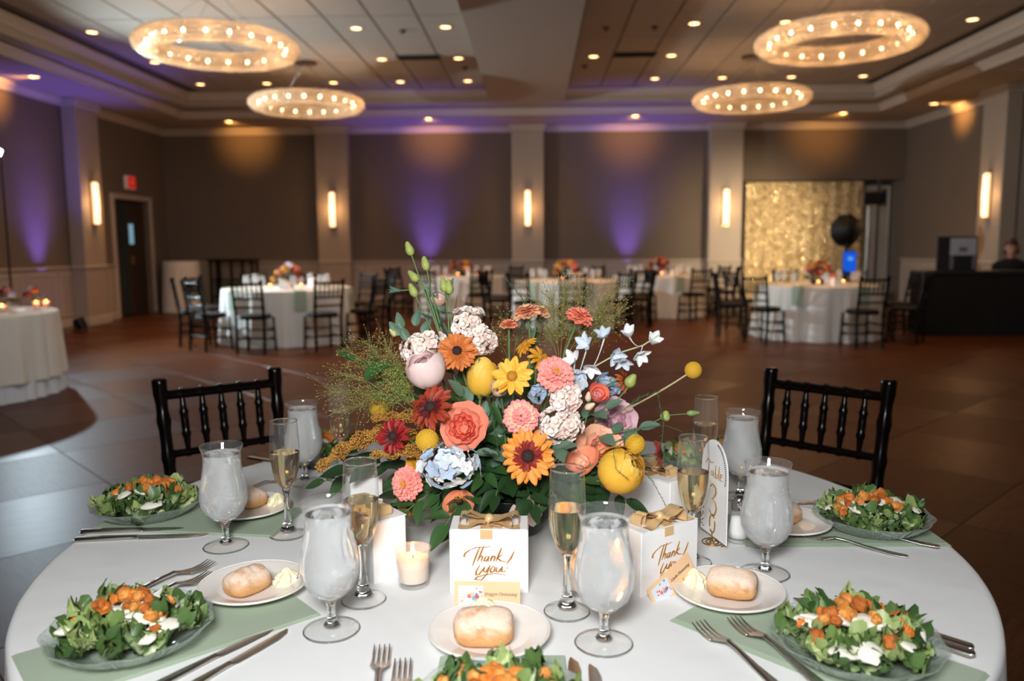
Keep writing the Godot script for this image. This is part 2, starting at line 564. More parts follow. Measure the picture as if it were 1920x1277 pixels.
	for y in [[0.2, 1.1], [1.25, 2.35]]:
		slab(a, 7.28, 7.30, y[0], y[1], ZB - 0.64, ZB - 0.62, 0.004)
		slab(a, 7.54, 7.56, y[0], y[1], ZB - 0.64, ZB - 0.62, 0.004)
	part("door_leaf", a, mats["white paint"], get_node("door_2"))

# ---------------------------------------------------------------- lamps of the room
func lamps() -> void:
	var a := Acc.new()
	# recessed downlights
	a.lathe([[0.062, 0.012], [0.075, -0.004], [0.088, -0.004], [0.092, 0.004]], 20)
	var trim = a.mesh()
	a = Acc.new()
	a.lathe([[0.0, 0.0], [0.066, 0.0], [0.066, 0.0], [0.066, 0.01], [0.0, 0.01]], 20)
	var lens = a.mesh()
	var spots = []
	for x in [-6.0, -4.8, -3.6, -2.4, -1.2]:
		for z in [-11.07, -12.87, -14.6]:
			if x == -4.8 and z > -14: continue
			if x == -3.6 and z == -12.87: continue
			spots.append([Vector3(x, 4.247, z), "tray"])
	for p in [[2.1, -11.07], [5.72, -11.07], [0.9, -12.87], [2.1, -12.87], [2.1, -14.6], [3.28, -14.6], [4.48, -14.6], [5.72, -14.6], [3.3, -11.07]]: spots.append([Vector3(p[0], 4.247, p[1]), "tray"])
	for p in [[-6.15, -16.25, "the dark wall near the doorway corner"], [-2.12, -16.16, "the wall between the first two back pilasters"], [1.95, -16.1, "the wall between the middle pilaster and the gold curtain recess"], [5.95, -16.05, "the wall above the gold curtain"], [-7.35, -11.9, "the violet-lit side wall"], [7.2, -15.1, "the wall behind the bar"]]: spots.append([Vector3(p[0], 3.847, p[1]), "wall", p[2]])
	var names = {}
	for s in spots:
		var p: Vector3 = s[0]
		var t = thing("recessed_downlight", "", "downlight", p, 0.0, "recessed ceiling downlights")
		var lab = "warm recessed soffit downlight washing "
		if s[1] == "wall":
			lab += s[2]
		else:
			var row = "nearest row" if p.z > -12 else "middle row" if p.z > -14 else "far row"
			var num = ["first", "second", "third", "fourth", "fifth"][clampi(roundi((absf(p.x + 0.15) - 1.05) / 1.2), 0, 4)]
			lab = "warm downlight, %s of %s ceiling tray, %s from the central beam" % [row, "left" if p.x < 0 else "right", num]
		tag(t, lab)
		part("trim_ring", trim, mats["cream trim"], t)
		part("lens", lens, mats["downlight"], t)
		if s[1] == "wall":
			var to = Vector3(p.x, 3.72, ZB) if p.z < -15.9 and p.x < 7 else Vector3(XL if p.x < 0 else XR, 3.72, p.z)
			spot(p + Vector3(0, -0.02, 0), to, Color(1.0, 0.72, 0.38), 2.0, 42.0, 1.0, 0.05)
		else:
			spot(p + Vector3(0, -0.02, 0), p + Vector3(0, -3, 0), Color(1.0, 0.74, 0.46), 2.2, 50.0, 0.8, 0.05)
	# air vents and sprinkler heads in the tiles
	for v in [[-1.81, "dark slotted air vent in the left ceiling tray beside the beam"], [1.52, "dark slotted air vent in the right ceiling tray beside the beam"]]:
		var t = thing("air_vent", v[1], "air vent", Vector3(v[0], 4.249, -12.75))
		a = Acc.new()
		for s in [-1.0, 1.0]:
			slab(a, -0.33, 0.33, -0.012, 0.0, s * 0.13 - 0.02, s * 0.13 + 0.02, 0.004)
			slab(a, s * 0.32 - 0.015, s * 0.32 + 0.015, -0.012, 0.0, -0.13, 0.13, 0.004)
		part("frame", a, mat("dark vent", rgb(60, 50, 42), 0.6), t)
		for k in 6:
			a = Acc.new()
			a.tr = Transform3D(Basis(Vector3.RIGHT, 0.6), Vector3(0, -0.005, -0.09 + 0.036 * k))
			a.box(Vector3(0.62, 0.002, 0.03))
			part("slat", a, mats["dark vent"], t)
	for v in [[0.95, -11.2, "first tile column of the right tray"], [1.6, -11.2, "second tile column of the right tray"], [-1.8, -11.2, "second tile column of the left tray"], [0.8, -13.5, "far end of the right tray"], [-1.15, -13.5, "far end of the left tray"]]:
		var t = thing("sprinkler_head", "small dark sprinkler head in the " + v[2], "sprinkler", Vector3(v[0], 4.249, v[1]))
		a = Acc.new()
		a.lathe([[0.055, 0.0], [0.052, -0.008], [0.02, -0.014], [0.014, -0.035], [0.03, -0.038], [0.03, -0.042], [0, -0.042]], 16)
		part("cap", a, mats["dark vent"], t)
	# ring chandeliers
	var beads = Acc.new()
	beads.grain(Vector3.ZERO, 0.024)
	var bead = beads.mesh()
	bead.surface_set_material(0, mats["crystal"])
	for r in [[Vector3(-3.6, 3.6, -9.3), "crystal ring chandelier nearest the violet-lit side wall, large in view"], [Vector3(-3.64, 3.6, -13.0), "crystal ring chandelier deeper in the room, before the doorway corner"], [Vector3(3.39, 3.6, -9.4), "crystal ring chandelier large in view on the bar side"], [Vector3(3.38, 3.6, -13.0), "crystal ring chandelier deeper in the room, before the gold curtain"]]:
		var t = thing("ring_chandelier", r[1], "chandelier", r[0], 0.0, "crystal ring chandeliers")
		a = Acc.new()
		for yy in [-0.045, 0.045]:
			for rr in [0.66, 0.83]:
				var pts = []
				for k in 49: pts.append(Vector3(cos(TAU * k / 48) * rr, yy, sin(TAU * k / 48) * rr))
				a.tube(pts, 0.006, 5, false)
		part("frame", a, mats["brass"], t)
		a = Acc.new()
		for k in 4:
			a.tube([Vector3(cos(TAU * k / 4 + 0.6) * 0.745, 0.05, sin(TAU * k / 4 + 0.6) * 0.745), Vector3(0, 0.64, 0)], 0.003, 4)
		part("cable", a, mats["steel"], t)
		a = Acc.new()
		a.lathe([[0.0, 0.61], [0.16, 0.615], [0.17, 0.63], [0.17, 0.648], [0.0, 0.648]], 24)
		part("canopy", a, mat("bronze", rgb(70, 50, 32), 0.4, 0.6), t)
		var mm := MultiMesh.new()
		mm.transform_format = MultiMesh.TRANSFORM_3D
		mm.mesh = bead
		var n = 2600
		mm.instance_count = n
		for k in n:
			var u = TAU * k / n
			var v = TAU * fposmod(k * 0.618034, 1.0)
			var p = Vector3(cos(u) * (0.745 + 0.145 * cos(v)), 0.098 * sin(v), sin(u) * (0.745 + 0.145 * cos(v)))
			mm.set_instance_transform(k, Transform3D(Basis.from_euler(Vector3(rng.randf() * 6, rng.randf() * 6, 0)), p))
		var mi := MultiMeshInstance3D.new()
		mi.name = "crystal_beads"
		mi.multimesh = mm
		t.add_child(mi, true)
		tag(mi, "", "", "", "stuff")
		a = Acc.new()
		a.ball(Vector3.ZERO, Vector3(0.017, 0.024, 0.017), 7, 4)
		var bm = a.mesh()
		for k in 20:
			var u = TAU * (k + 0.3) / 20
			var p = Vector3(cos(u) * 0.745, 0, sin(u) * 0.745)
			part("bulb", bm, mats["bulb"], t, Transform3D(Basis.IDENTITY, p))
			if k % 2 == 0: omni(p, Color(1.0, 0.81, 0.60), 0.075, 0.015, t)
	# wall sconces on the pilasters
	for s in [[Vector3(-4.3, 2.12, ZB + 0.26), 0.0, "tall glowing wall sconce on the pilaster beside the doorway corner"], [Vector3(-0.17, 2.12, ZB + 0.26), 0.0, "tall glowing wall sconce on the middle pilaster"], [Vector3(3.96, 2.12, ZB + 0.26), 0.0, "tall glowing wall sconce on the pilaster next to the gold curtain"], [Vector3(XL + 0.28, 2.12, -13.9), PI / 2, "tall glowing wall sconce on the pilaster next to the doorway"], [Vector3(XR - 0.28, 2.12, -13.6), -PI / 2, "tall glowing wall sconce on the pilaster behind the bar"]]:
		var t = thing("wall_sconce", s[2], "sconce", s[0], s[1], "wall sconces on the pilasters")
		a = Acc.new()
		slab(a, -0.07, 0.07, -0.40, 0.40, 0.0, 0.025, 0.006)
		part("back_plate", a, mats["brass"], t)
		a = Acc.new()
		slab(a, -0.055, 0.055, -0.36, 0.36, 0.025, 0.10, 0.02)
		part("shade", a, mats["sconce glow"], t)
		for y in [-0.38, 0.36]:
			a = Acc.new()
			slab(a, -0.065, 0.065, y, y + 0.02, 0.02, 0.11, 0.006)
			part("end_cap", a, mats["brass"], t)
		omni(Vector3(0, 0.0, 0.24), Color(1.0, 0.76, 0.50), 0.2, 0.10, t)
	# violet uplights on the floor
	for u in [[Vector3(-2.3, 0, -16.7), Vector3(-2.3, 1.75, ZB), "small black uplight throwing violet light between the first two back pilasters"], [Vector3(1.95, 0, -16.7), Vector3(1.95, 1.75, ZB), "small black uplight throwing violet light between middle pilaster and gold curtain"], [Vector3(-7.4, 0, -12.7), Vector3(XL, 1.75, -12.7), "small black uplight throwing violet light up the side wall"]]:
		var t = thing("uplight", u[2], "uplight", u[0], 0.0, "violet uplights along the walls")
		var d = (u[1] - u[0] - Vector3(0, 0.16, 0)).normalized()
		a = Acc.new()
		a.tr = Transform3D(facing(d), Vector3(0, 0.16, 0))
		a.lathe([[0.0, -0.12], [0.07, -0.12], [0.085, -0.1], [0.085, 0.06], [0.078, 0.06], [0.078, 0.04], [0.0, 0.04]], 20)
		part("housing", a, mats["black metal"], t)
		a = Acc.new()
		a.tr = Transform3D(facing(d), Vector3(0, 0.16, 0))
		a.lathe([[0.0, 0.05], [0.072, 0.05], [0.072, 0.042], [0.0, 0.042]], 20)
		part("lens", a, glow("violet lens", Color(0.35, 0.22, 1.0), 6.0), t)
		a = Acc.new()
		slab(a, -0.1, 0.1, 0, 0.012, -0.07, 0.07, 0.004)
		slab(a, -0.1, -0.09, 0, 0.17, -0.02, 0.02, 0.003)
		slab(a, 0.09, 0.1, 0, 0.17, -0.02, 0.02, 0.003)
		part("bracket", a, mats["black metal"], t)
		spot(u[0] + Vector3(0, 0.16, 0) + d * 0.07, u[1], Color(0.52, 0.40, 1.0), 9.5, 15.0, 1.0, 0.06)
		spot(u[0] + Vector3(0, 0.16, 0) + d * 0.075, u[0] + Vector3(0, 3.85, 0), Color(0.40, 0.36, 1.0), 10.0, 34.0, 1.0, 0.06)
	# exit sign over the doorway
	var ex = thing("exit_sign", "small red exit sign over the doorway", "exit sign", Vector3(XL, 2.62, -15.75), PI / 2)
	a = Acc.new()
	slab(a, -0.19, 0.19, -0.13, 0.13, 0.0, 0.05, 0.01)
	part("housing", a, mats["white card"], ex)
	a = Acc.new()
	slab(a, -0.13, 0.17, -0.11, 0.11, 0.05, 0.056)
	part("sign_panel", a, glow("red sign light", Color(0.85, 0.10, 0.06), 0.5), ex)
	part("lettering", lettering("EXIT", 0.11, 0.0, 0.004, true), mat("white letter", rgb(255, 190, 170), 0.6), ex, Transform3D(Basis.IDENTITY, Vector3(0.02, 0, 0.057)))
	# flash on a stand just outside the frame, beside the side wall
	var fl = thing("flash_stand", "bright flash lamp on a stand at the edge of the room by the violet-lit wall", "flash", Vector3(-7.45, 0, -11.15))
	a = Acc.new()
	a.tube([Vector3(0, 0.5, 0), Vector3(0, 2.6, 0)], [0.016, 0.011], 8)
	part("pole", a, mats["black metal"], fl)
	for k in 3:
		a = Acc.new()
		a.tube([Vector3(0, 0.6, 0), Vector3(cos(k * TAU / 3) * 0.45, 0.012, sin(k * TAU / 3) * 0.45)], 0.01, 6)
		part("leg", a, mats["black metal"], fl)
	var fd = Vector3(0.96, -0.12, 0.12).normalized()
	a = Acc.new()
	a.tr = Transform3D(facing(fd), Vector3(0, 2.68, 0))
	a.box(Vector3(0.09, 0.16, 0.07), Vector3(0, -0.09, 0), 0.01)
	part("lamp_head", a, mats["black plastic"], fl)
	a = Acc.new()
	a.tr = Transform3D(facing(fd), Vector3(0, 2.68, 0))
	a.box(Vector3(0.075, 0.006, 0.055), Vector3(0, -0.005, 0), 0.0)
	part("lamp_face", a, glow("flash light", Color(0.92, 0.97, 1.0), 30.0), fl)
	spot(Vector3(-7.45, 2.68, -11.15) + fd * 0.02, Vector3(-7.45, 2.68, -11.15) + fd * 5.0, Color(0.86, 0.95, 1.0), 52.0, 58.0, 1.0, 0.06)

func lettering(text: String, size: float, shear := 0.0, thick := 0.0006, bold := false) -> ArrayMesh:
	var f := SystemFont.new()
	f.font_names = PackedStringArray(["Droid Sans" if bold else "Droid Serif"])
	if bold: f.font_weight = 700
	var t := TextMesh.new()
	t.text = text
	t.font = f
	t.font_size = 32
	t.pixel_size = size / 32.0
	t.depth = thick
	t.curve_step = 2.0
	var s = t.get_mesh_arrays()
	var v: PackedVector3Array = s[Mesh.ARRAY_VERTEX]
	for k in v.size(): v[k].x += v[k].y * shear
	s[Mesh.ARRAY_VERTEX] = v
	var m := ArrayMesh.new()
	m.add_surface_from_arrays(Mesh.PRIMITIVE_TRIANGLES, s)
	return m

# ---------------------------------------------------------------- chairs and far tables
var chair0: Node3D
func ringed(a: Vector3, b: Vector3, r: float, marks: Array, n := 12) -> Acc:    # a turned stick with raised rings
	var acc := Acc.new()
	var pts = []
	var rad = []
	var ts = []
	for k in n + 1: ts.append([float(k) / n, 1.0])
	for m in marks:
		for e in [[-0.016, 1.0], [-0.010, 1.3], [0.010, 1.3], [0.016, 1.0]]: ts.append([clampf(m + e[0] * 0.45 / a.distance_to(b), 0, 1), e[1]])
	ts.sort_custom(func(p, q): return p[0] < q[0])
	for t in ts:
		pts.append(a.lerp(b, t[0]))
		rad.append(r * t[1])
	acc.tube(pts, rad, 10)
	return acc

func make_chair(label: String, at: Vector3, turn: float, group: String) -> Node3D:
	if chair0 != null:
		return copy(chair0, label, at, turn, group)
	var t = thing("chiavari_chair", label, "chair", at, turn, group)
	chair0 = t
	var l = mats["dark lacquer"]
	var a := Acc.new()
	a.lathe([[0, 0.432], [0.18, 0.432], [0.19, 0.44], [0.19, 0.452], [0.18, 0.458], [0, 0.458]], 24, func(th, r, _y): return r * (1.0 + 0.13 * pow(absf(sin(2 * th)), 2)))
	part("seat", a, l, t)
	a = Acc.new()
	a.lathe([[0, 0.459], [0.175, 0.459], [0.186, 0.47], [0.18, 0.487], [0.14, 0.497], [0, 0.5]], 24, func(th, r, _y): return r * (1.0 + 0.13 * pow(absf(sin(2 * th)), 2)))
	part("cushion", a, mats["dark cushion"], t)
	for s in [-1.0, 1.0]:
		part("front_leg", ringed(Vector3(s * 0.185, 0, -0.19), Vector3(s * 0.172, 0.44, -0.168), 0.0165, [0.12, 0.3, 0.62, 0.95]), l, t)
		a = Acc.new()
		var p = []
		var r = []
		for k in 33:
			var h = 0.92 * k / 32.0
			var f = maxf(0.0, h - 0.42)
			var ring = 1.0
			for m in [0.12, 0.26, 0.44, 0.59, 0.70, 0.80, 0.905]:
				if absf(h - m) < 0.016: ring = 1.22
			p.append(Vector3(s * (0.178 + 0.02 * f), h, 0.178 + 0.17 * f + 0.05 * maxf(0.0, 0.42 - h)))
			r.append(0.0185 * ring)
		p.append(p[-1] + Vector3(0, 0.012, 0)); r.append(0.0245)
		p.append(p[-1] + Vector3(0, 0.006, 0)); r.append(0.018)
		a.tube(p, r, 10)
		part("back_post", a, l, t)
	for h in [[0.885, 0.0160], [0.70, 0.0130], [0.592, 0.0120]]:
		var z = 0.178 + 0.17 * (h[0] - 0.42)
		var x = 0.178 + 0.02 * (h[0] - 0.42)
		part("rail", ringed(Vector3(-x, h[0], z), Vector3(x, h[0], z), h[1], [0.17, 0.335, 0.5, 0.665, 0.83]), l, t)
	for k in 5:
		var x = (k - 2) * 0.06
		var pts = []
		var r = []
		for j in 17:
			var h = j / 16.0
			pts.append(Vector3(x * lerpf(1.0, 1.03, h), lerpf(0.70, 0.885, h), 0.178 + 0.17 * (lerpf(0.70, 0.885, h) - 0.42)))
			r.append((0.0065 + 0.0062 * sin(PI * h)) * (1.3 if j in [5, 11] else 1.0))
		a = Acc.new()
		a.tube(pts, r, 8)
		part("spindle", a, l, t)
	for y in [0.15, 0.27]:
		part("stretcher", ringed(Vector3(-0.18, y, -0.183), Vector3(0.18, y, -0.183), 0.011, [0.33, 0.66]), l, t)
		for s in [-1.0, 1.0]:
			part("stretcher", ringed(Vector3(s * 0.18, y + 0.03, -0.182), Vector3(s * 0.178, y + 0.03, 0.187), 0.011, [0.5]), l, t)
	part("stretcher", ringed(Vector3(-0.178, 0.2, 0.19), Vector3(0.178, 0.2, 0.19), 0.011, [0.33, 0.66]), l, t)
	return t

func cloth_shape(r: float, h: float, folds: int, depth: float, sd: int, low := 0.006, cols := 220) -> Acc:
	var a := Acc.new()
	var n := FastNoiseLite.new()
	n.seed = sd
	n.frequency = 0.9
	var rows = []
	for t in [0.0, 0.3, 0.6, 0.85, 0.95, 0.985]: rows.append([r * t, h, 0.0])
	rows.append([r - 0.006, h - 0.0006, 0.0])
	rows.append([r, h - 0.005, 0.02])
	rows.append([r + 0.003, h - 0.014, 0.05])
	for k in 9:
		var t = (k + 1) / 9.0
		rows.append([r + 0.004 + 0.03 * t, lerpf(h - 0.014, low, t), 0.05 + 0.95 * pow(t, 0.8)])
	var s = a.v.size()
	for row in rows:
		for i in cols:
			var th = TAU * i / cols
			var ph = folds * th + 1.6 * n.get_noise_2d(cos(th) * 3, sin(th) * 3) * 3.0
			var k = sin(ph) * (0.65 + 0.5 * n.get_noise_2d(cos(th) * 5 + 9, sin(th) * 5))
			var rr = row[0] + row[2] * depth * k
			a.vert(Vector3(cos(th) * rr, row[1], sin(th) * rr), Vector2(float(i) / cols, row[1]))
	for j in rows.size() - 1:
		for i in cols:
			var p = s + j * cols + i
			var q = s + j * cols + (i + 1) % cols
			a.quad(p, q, q + cols, p + cols)
	return a

var votive0: Node3D
func votive(label: String, at: Vector3, group := "lit votive candles on the tables", lamp := 0.0, scale := 1.0) -> Node3D:
	var t: Node3D
	if votive0 != null:
		t = copy(votive0, label, at, 0.0, group)
		for l in t.get_children():
			if l is OmniLight3D: t.remove_child(l)
	else:
		t = thing("votive_candle", label, "candle", at, 0.0, group)
		votive0 = t
		var a := Acc.new()
		a.lathe([[0, 0.0], [0.024, 0.0], [0.0265, 0.003], [0.0315, 0.066], [0.0325, 0.067], [0.0325, 0.068], [0.0305, 0.068], [0.0295, 0.066], [0.0248, 0.010], [0, 0.009]], 32)
		part("glass_cup", a.mesh(true), pane("votive glass", Color(1.0, 0.99, 0.97, 0.10)), t)
		a = Acc.new()
		a.lathe([[0, 0.0095], [0.0238, 0.0105], [0.0285, 0.049], [0.0275, 0.051], [0.0275, 0.051], [0.012, 0.0495], [0.0, 0.0492]], 28)
		part("wax", a.mesh(true), mats["wax"], t)
		a = Acc.new()
		a.tube([Vector3(0, 0.049, 0), Vector3(0.0006, 0.056, 0.0), Vector3(0.0002, 0.059, 0)], 0.0008, 5)
		part("wick", a, mats["dark ink"], t)
		a = Acc.new()
		a.lathe([[0, 0.0555], [0.0026, 0.058], [0.0038, 0.062], [0.0034, 0.067], [0.0019, 0.073], [0, 0.0795]], 8)
		part("flame", a, mats["candle flame"], t)
	if scale != 1.0: t.scale = Vector3.ONE * scale
	if lamp > 0.0: omni(Vector3(0, 0.066, 0), Color(1.0, 0.62, 0.30), lamp, 0.004, t)
	return t

var far_bits := {}
func far_posy(label: String, at: Vector3, cols: Array, sd: int, s := 1.0) -> void:      # a mixed flower centrepiece seen from afar
	rng.seed = sd
	var t = thing("flower_centrepiece", label, "flowers", at, rng.randf() * TAU, "flower centrepieces on the far tables")
	if not far_bits.has("pot"):
		var a := Acc.new()
		a.lathe([[0, 0], [0.07, 0], [0.09, 0.02], [0.1, 0.07], [0.092, 0.08], [0.085, 0.07], [0, 0.05]], 20)
		far_bits["pot"] = a.mesh()
		for k in 3:
			a = Acc.new()
			var f := FastNoiseLite.new()
			f.seed = k
			f.frequency = 30.0
			a.ball(Vector3.ZERO, Vector3(0.045, 0.032, 0.045), 14, 9)
			for q in a.v.size(): a.v[q] *= 1.0 + 0.28 * f.get_noise_3dv(a.v[q])
			far_bits["bloom%d" % k] = a.mesh()
		a = leaf_shape(0.13, 0.04, 0.25, 0.3)
		far_bits["leaf"] = a.mesh()
	part("pot", far_bits["pot"], mats["black plastic"], t)
	for k in 26:
		var d = Vector3(rng.randf_range(-1, 1), rng.randf_range(0.1, 1.0), rng.randf_range(-1, 1)).normalized()
		part("leaf", far_bits["leaf"], leafy("far leaf", rgb(44, 66, 34)), t, Transform3D(facing(d, rng.randf() * 6) * Basis(Vector3.BACK, PI / 2), Vector3(0, 0.07, 0) + d * rng.randf_range(0.05, 0.13) * s))
	for k in 22:
		var d = Vector3(rng.randf_range(-1, 1), rng.randf_range(-0.1, 1.0), rng.randf_range(-1, 1)).normalized()
		part("bloom", far_bits["bloom%d" % (k % 3)], cols[k % cols.size()], t, Transform3D(facing(d).scaled(Vector3.ONE * rng.randf_range(0.7, 1.25)), Vector3(0, 0.13, 0) + Vector3(d.x * 0.2, d.y * 0.21, d.z * 0.2) * s))

func leaf_shape(l: float, w: float, fold := 0.2, droop := 0.3, twist := 0.0) -> Acc:     # along +x, face up
	var a := Acc.new()
	a.grid(8, 4, func(u, v):
		var s = v * 2.0 - 1.0
		var ww = w * 0.5 * pow(sin(PI * pow(u, 0.75)), 0.8)
		var p = Vector3(l * u, absf(s) * ww * fold - droop * l * u * u * 0.5, s * ww)
		return p.rotated(Vector3.RIGHT, twist * u))
	return a

func far_table(c: Vector3, r: float, angles: Array, where: String, posy: Array, sd: int) -> void:
	var aim = atan2(-c.x, -c.z)
	var cl = thing("tablecloth", "floor-length pale tablecloth on the table " + where, "tablecloth", Vector3(c.x, 0, c.z), 0.0, "tablecloths of the far round tables")
	part("cloth", cloth_shape(r, TH, 15, 0.07, sd, 0.006, 160), mats["pale cloth"], cl)
	for k in 6:                                       # sage napkins hanging over the edge
		var a := Acc.new()
		a.box(Vector3(0.16, 0.004, 0.30), Vector3(0, TH + 0.004, r - 0.14), 0.001)
		a.box(Vector3(0.16, 0.26, 0.004), Vector3(0, TH - 0.126, r + 0.045), 0.001)
		var th = TAU * (k + 0.5) / 6 + sd
		var n = thing("napkin", "%s sage napkin hanging off the table %s" % [["first", "second", "third", "fourth", "fifth", "sixth"][k], where], "napkin", Vector3(c.x, 0, c.z), th, "sage napkins on the round table " + where)
		part("folded_cloth", a, mats["sage cloth"], n)
	for k in angles.size():
		var th = deg_to_rad(angles[k])
		var side = ["on the near side", "on the bar side", "on the far side", "on the doorway side"][int(roundf(fposmod(angles[k] + 0.01, 360.0) / 90.0)) % 4]
		var same = 0
		for j in k:
			if int(roundf(fposmod(angles[j] + 0.01, 360.0) / 90.0)) % 4 == int(roundf(fposmod(angles[k] + 0.01, 360.0) / 90.0)) % 4: same += 1
		make_chair("%s chiavari chair %s of the table %s" % [["first dark", "second dark", "third dark"][mini(same, 2)], side, where], Vector3(c.x + sin(th + aim) * (r + 0.36), 0, c.z + cos(th + aim) * (r + 0.36)), th + aim, "dark chiavari chairs round the table " + where)
	far_posy("orange and red flower centrepiece on the table " + where, Vector3(c.x, TH, c.z), posy, sd)
	for k in 3:
		var th = [-0.5, 0.25, 0.75][k] + sd * 0.1
		votive("%s lit votive candle on the table %s" % [["first", "second", "third"][k], where], Vector3(c.x + sin(th) * 0.36, TH, c.z + cos(th) * 0.36), "votive candles on the table " + where, 0.012)
	for k in 2:
		var a := Acc.new()
		a.box(Vector3(0.13, 0.11, 0.08), Vector3(0, 0.055, 0), 0.003)
		var th = 0.1 + sd * 0.1 + k * 2.2
		var g = thing("gift_box", "%s white favour box on the table %s" % [["first", "second"][k], where], "gift box", Vector3(c.x + sin(th) * 0.42, TH, c.z + cos(th) * 0.42), th, "white favour boxes on the table " + where)
		part("carton", a, mats["white card"], g)
		a = Acc.new()
		a.tube(bent(Vector3(-0.05, 0.112, 0), Vector3(0.05, 0.112, 0), Vector3(0, 0.02, 0), 6), 0.008, 6)
		part("ribbon", a, mats["gold satin"], g)
	if not far_bits.has("glass"):
		var a := Acc.new()
		a.lathe([[0.036, 0], [0.03, 0.005], [0.006, 0.014], [0.005, 0.055], [0.025, 0.062], [0.044, 0.095], [0.042, 0.14], [0.035, 0.17], [0.038, 0.195]], 16)
		far_bits["glass"] = a.mesh()
	for k in 8:
		var th = TAU * (k + 0.3) / 8 + sd
		var g = thing("water_goblet", "%s water goblet round the table %s" % [["first", "second", "third", "fourth", "fifth", "sixth", "seventh", "eighth"][k], where], "glass", Vector3(c.x + sin(th) * 0.56, TH, c.z + cos(th) * 0.56), 0.0, "goblets on the table " + where)
		part("bowl", far_bits["glass"], mats["misted glass"], g)

func far_tables() -> void:
	var o = leafy("bloom orange", rgb(176, 88, 34), 0.7)
	var pk = leafy("bloom pink", rgb(196, 116, 112), 0.7)
	var rd = leafy("bloom red", rgb(104, 28, 20), 0.7)
	var yl = leafy("bloom yellow", rgb(190, 138, 40), 0.7)
	var bl = leafy("bloom blue", rgb(176, 190, 214), 0.7)
	# the two chairs across the near table
	for s in [[on(308, 722, 0.92), on(515, 700, 0.92), "glossy dark chiavari chair across the near table, beside the pale plume grass"], [on(1440, 700, 0.92), on(1662, 724, 0.92), "glossy dark chiavari chair across the near table, behind the salt shaker"]]:
		var mid: Vector3 = (s[0] + s[1]) / 2.0
		var d: Vector3 = (s[1] - s[0])
		var turn = atan2(-d.z, d.x) + PI
		var back = Basis(Vector3.UP, turn) * Vector3(0, 0, 0.265)
		var out = Vector3(mid.x + 0.062, 0, mid.z + 1.6).normalized() * 0.02     # clear of the hanging cloth
		make_chair(s[2], Vector3(mid.x - back.x + out.x, 0, mid.z - back.z + out.z), turn, "")
	make_chair("dark chiavari chair at the near table, only its seat edge in view", Vector3(1.30, 0, -1.40), PI / 2, "")
	far_table(Vector3(-3.57, 0, -11.4), 0.90, [-19, 20, 54, 90, 125, 165, -160, -118, -84, -52], "nearest the doorway", [o, pk, rd, yl, bl, o, rd], 1)
	far_table(Vector3(4.08, 0, -11.75), 0.84, [-33, 28, 72, 112, 158, -160, -118, -76], "before the gold curtain", [o, rd, rd, yl, bl, pk], 2)
	far_table(Vector3(0.50, 0, -13.5), 0.86, [-30, 4, 40, 76, 104, 178, -104, -66], "under the central beam", [pk, yl, o, rd, yl], 3)
	far_table(Vector3(-1.45, 0, -15.6), 0.86, [-70, -26, 14, 130, -115], "by the second back pilaster", [o, rd, o, rd, yl], 4)
	far_table(Vector3(2.35, 0, -15.45), 0.86, [-12, 30, 78, 120, -125], "by the third back pilaster", [o, rd, pk, rd], 5)
	# the double-clothed table by the side wall
	var c = Vector3(-5.42, 0, -7.12)
	var cl = thing("tablecloth", "ivory tablecloth over a white pleated underskirt on the table by the side wall", "tablecloth", c)
	part("overcloth", cloth_shape(0.93, TH, 24, 0.03, 11, 0.17, 260), mats["ivory cloth"], cl)
	part("underskirt", cloth_shape(0.905, TH - 0.012, 40, 0.028, 12, 0.006, 300), mats["white skirt cloth"], cl)
	var va := Acc.new()
	va.lathe([[0, 0], [0.03, 0], [0.034, 0.02], [0.03, 0.07], [0.014, 0.1], [0.013, 0.13], [0.017, 0.135]], 16)
	var vm = va.mesh()
	for k in 4:
		var p = [Vector3(-5.25, TH, -7.75), Vector3(-5.05, TH, -7.55), Vector3(-5.0, TH, -7.85), Vector3(-5.0, TH, -7.05)][k]
		rng.seed = 90 + k
		var v = thing("bud_vase", "glass bud vase with %s on the table by the side wall" % ["red and green stems", "orange and white blooms", "a red bloom", "pale green stems"][k], "vase", p, 0.0, "bud vases on the table by the side wall")
		part("glass_body", vm, pane("vase glass", Color(0.95, 1, 0.98, 0.16)), v)
		for j in 5:
			var tip = Vector3(rng.randf_range(-0.09, 0.09), rng.randf_range(0.13, 0.23), rng.randf_range(-0.09, 0.09))
			var a := Acc.new()
			a.tube(bent(Vector3(0, 0.02, 0), tip, Vector3(0, 0.02, 0), 5), 0.0035, 5)
			part("stem", a, leafy("far leaf", rgb(44, 66, 34)), v)
			part("leaf", far_bits["leaf"], mats["far leaf"], v, Transform3D(facing(tip + Vector3(0.05, 0.1, 0.1), j).scaled(Vector3.ONE * 0.8), tip * 0.6))
			if j < 3: part("bloom", far_bits["bloom%d" % (j % 3)], [[rd, rd, pk], [o, bl, yl], [rd, o, bl], [bl, pk, bl]][k][j], v, Transform3D(facing(tip).scaled(Vector3.ONE * 0.85), tip))
	for k in 4:
		var p = [Vector3(-4.98, TH, -7.3), Vector3(-4.92, TH, -7.72), Vector3(-4.9, TH, -7.85), Vector3(-5.0, TH, -6.9)][k]
		votive("%s lit votive candle on the ivory-clothed table by the side wall" % ["first", "second", "third", "fourth"][k], p, "votive candles by the side wall", 0.015)
	for k in 2:
		var a := Acc.new()
		a.box(Vector3(0.2, 0.004, 0.14), Vector3.ZERO, 0.001)
		var g = thing("menu_card", ["white card lying on the ivory-clothed table by the side wall", "second white card beside the bud vases by the side wall"][k], "card", [Vector3(-5.1, TH, -7.2), Vector3(-4.95, TH, -7.5)][k] + Vector3(0, 0.003, 0), k * 1.1)
		part("card", a, mats["white card"], g)

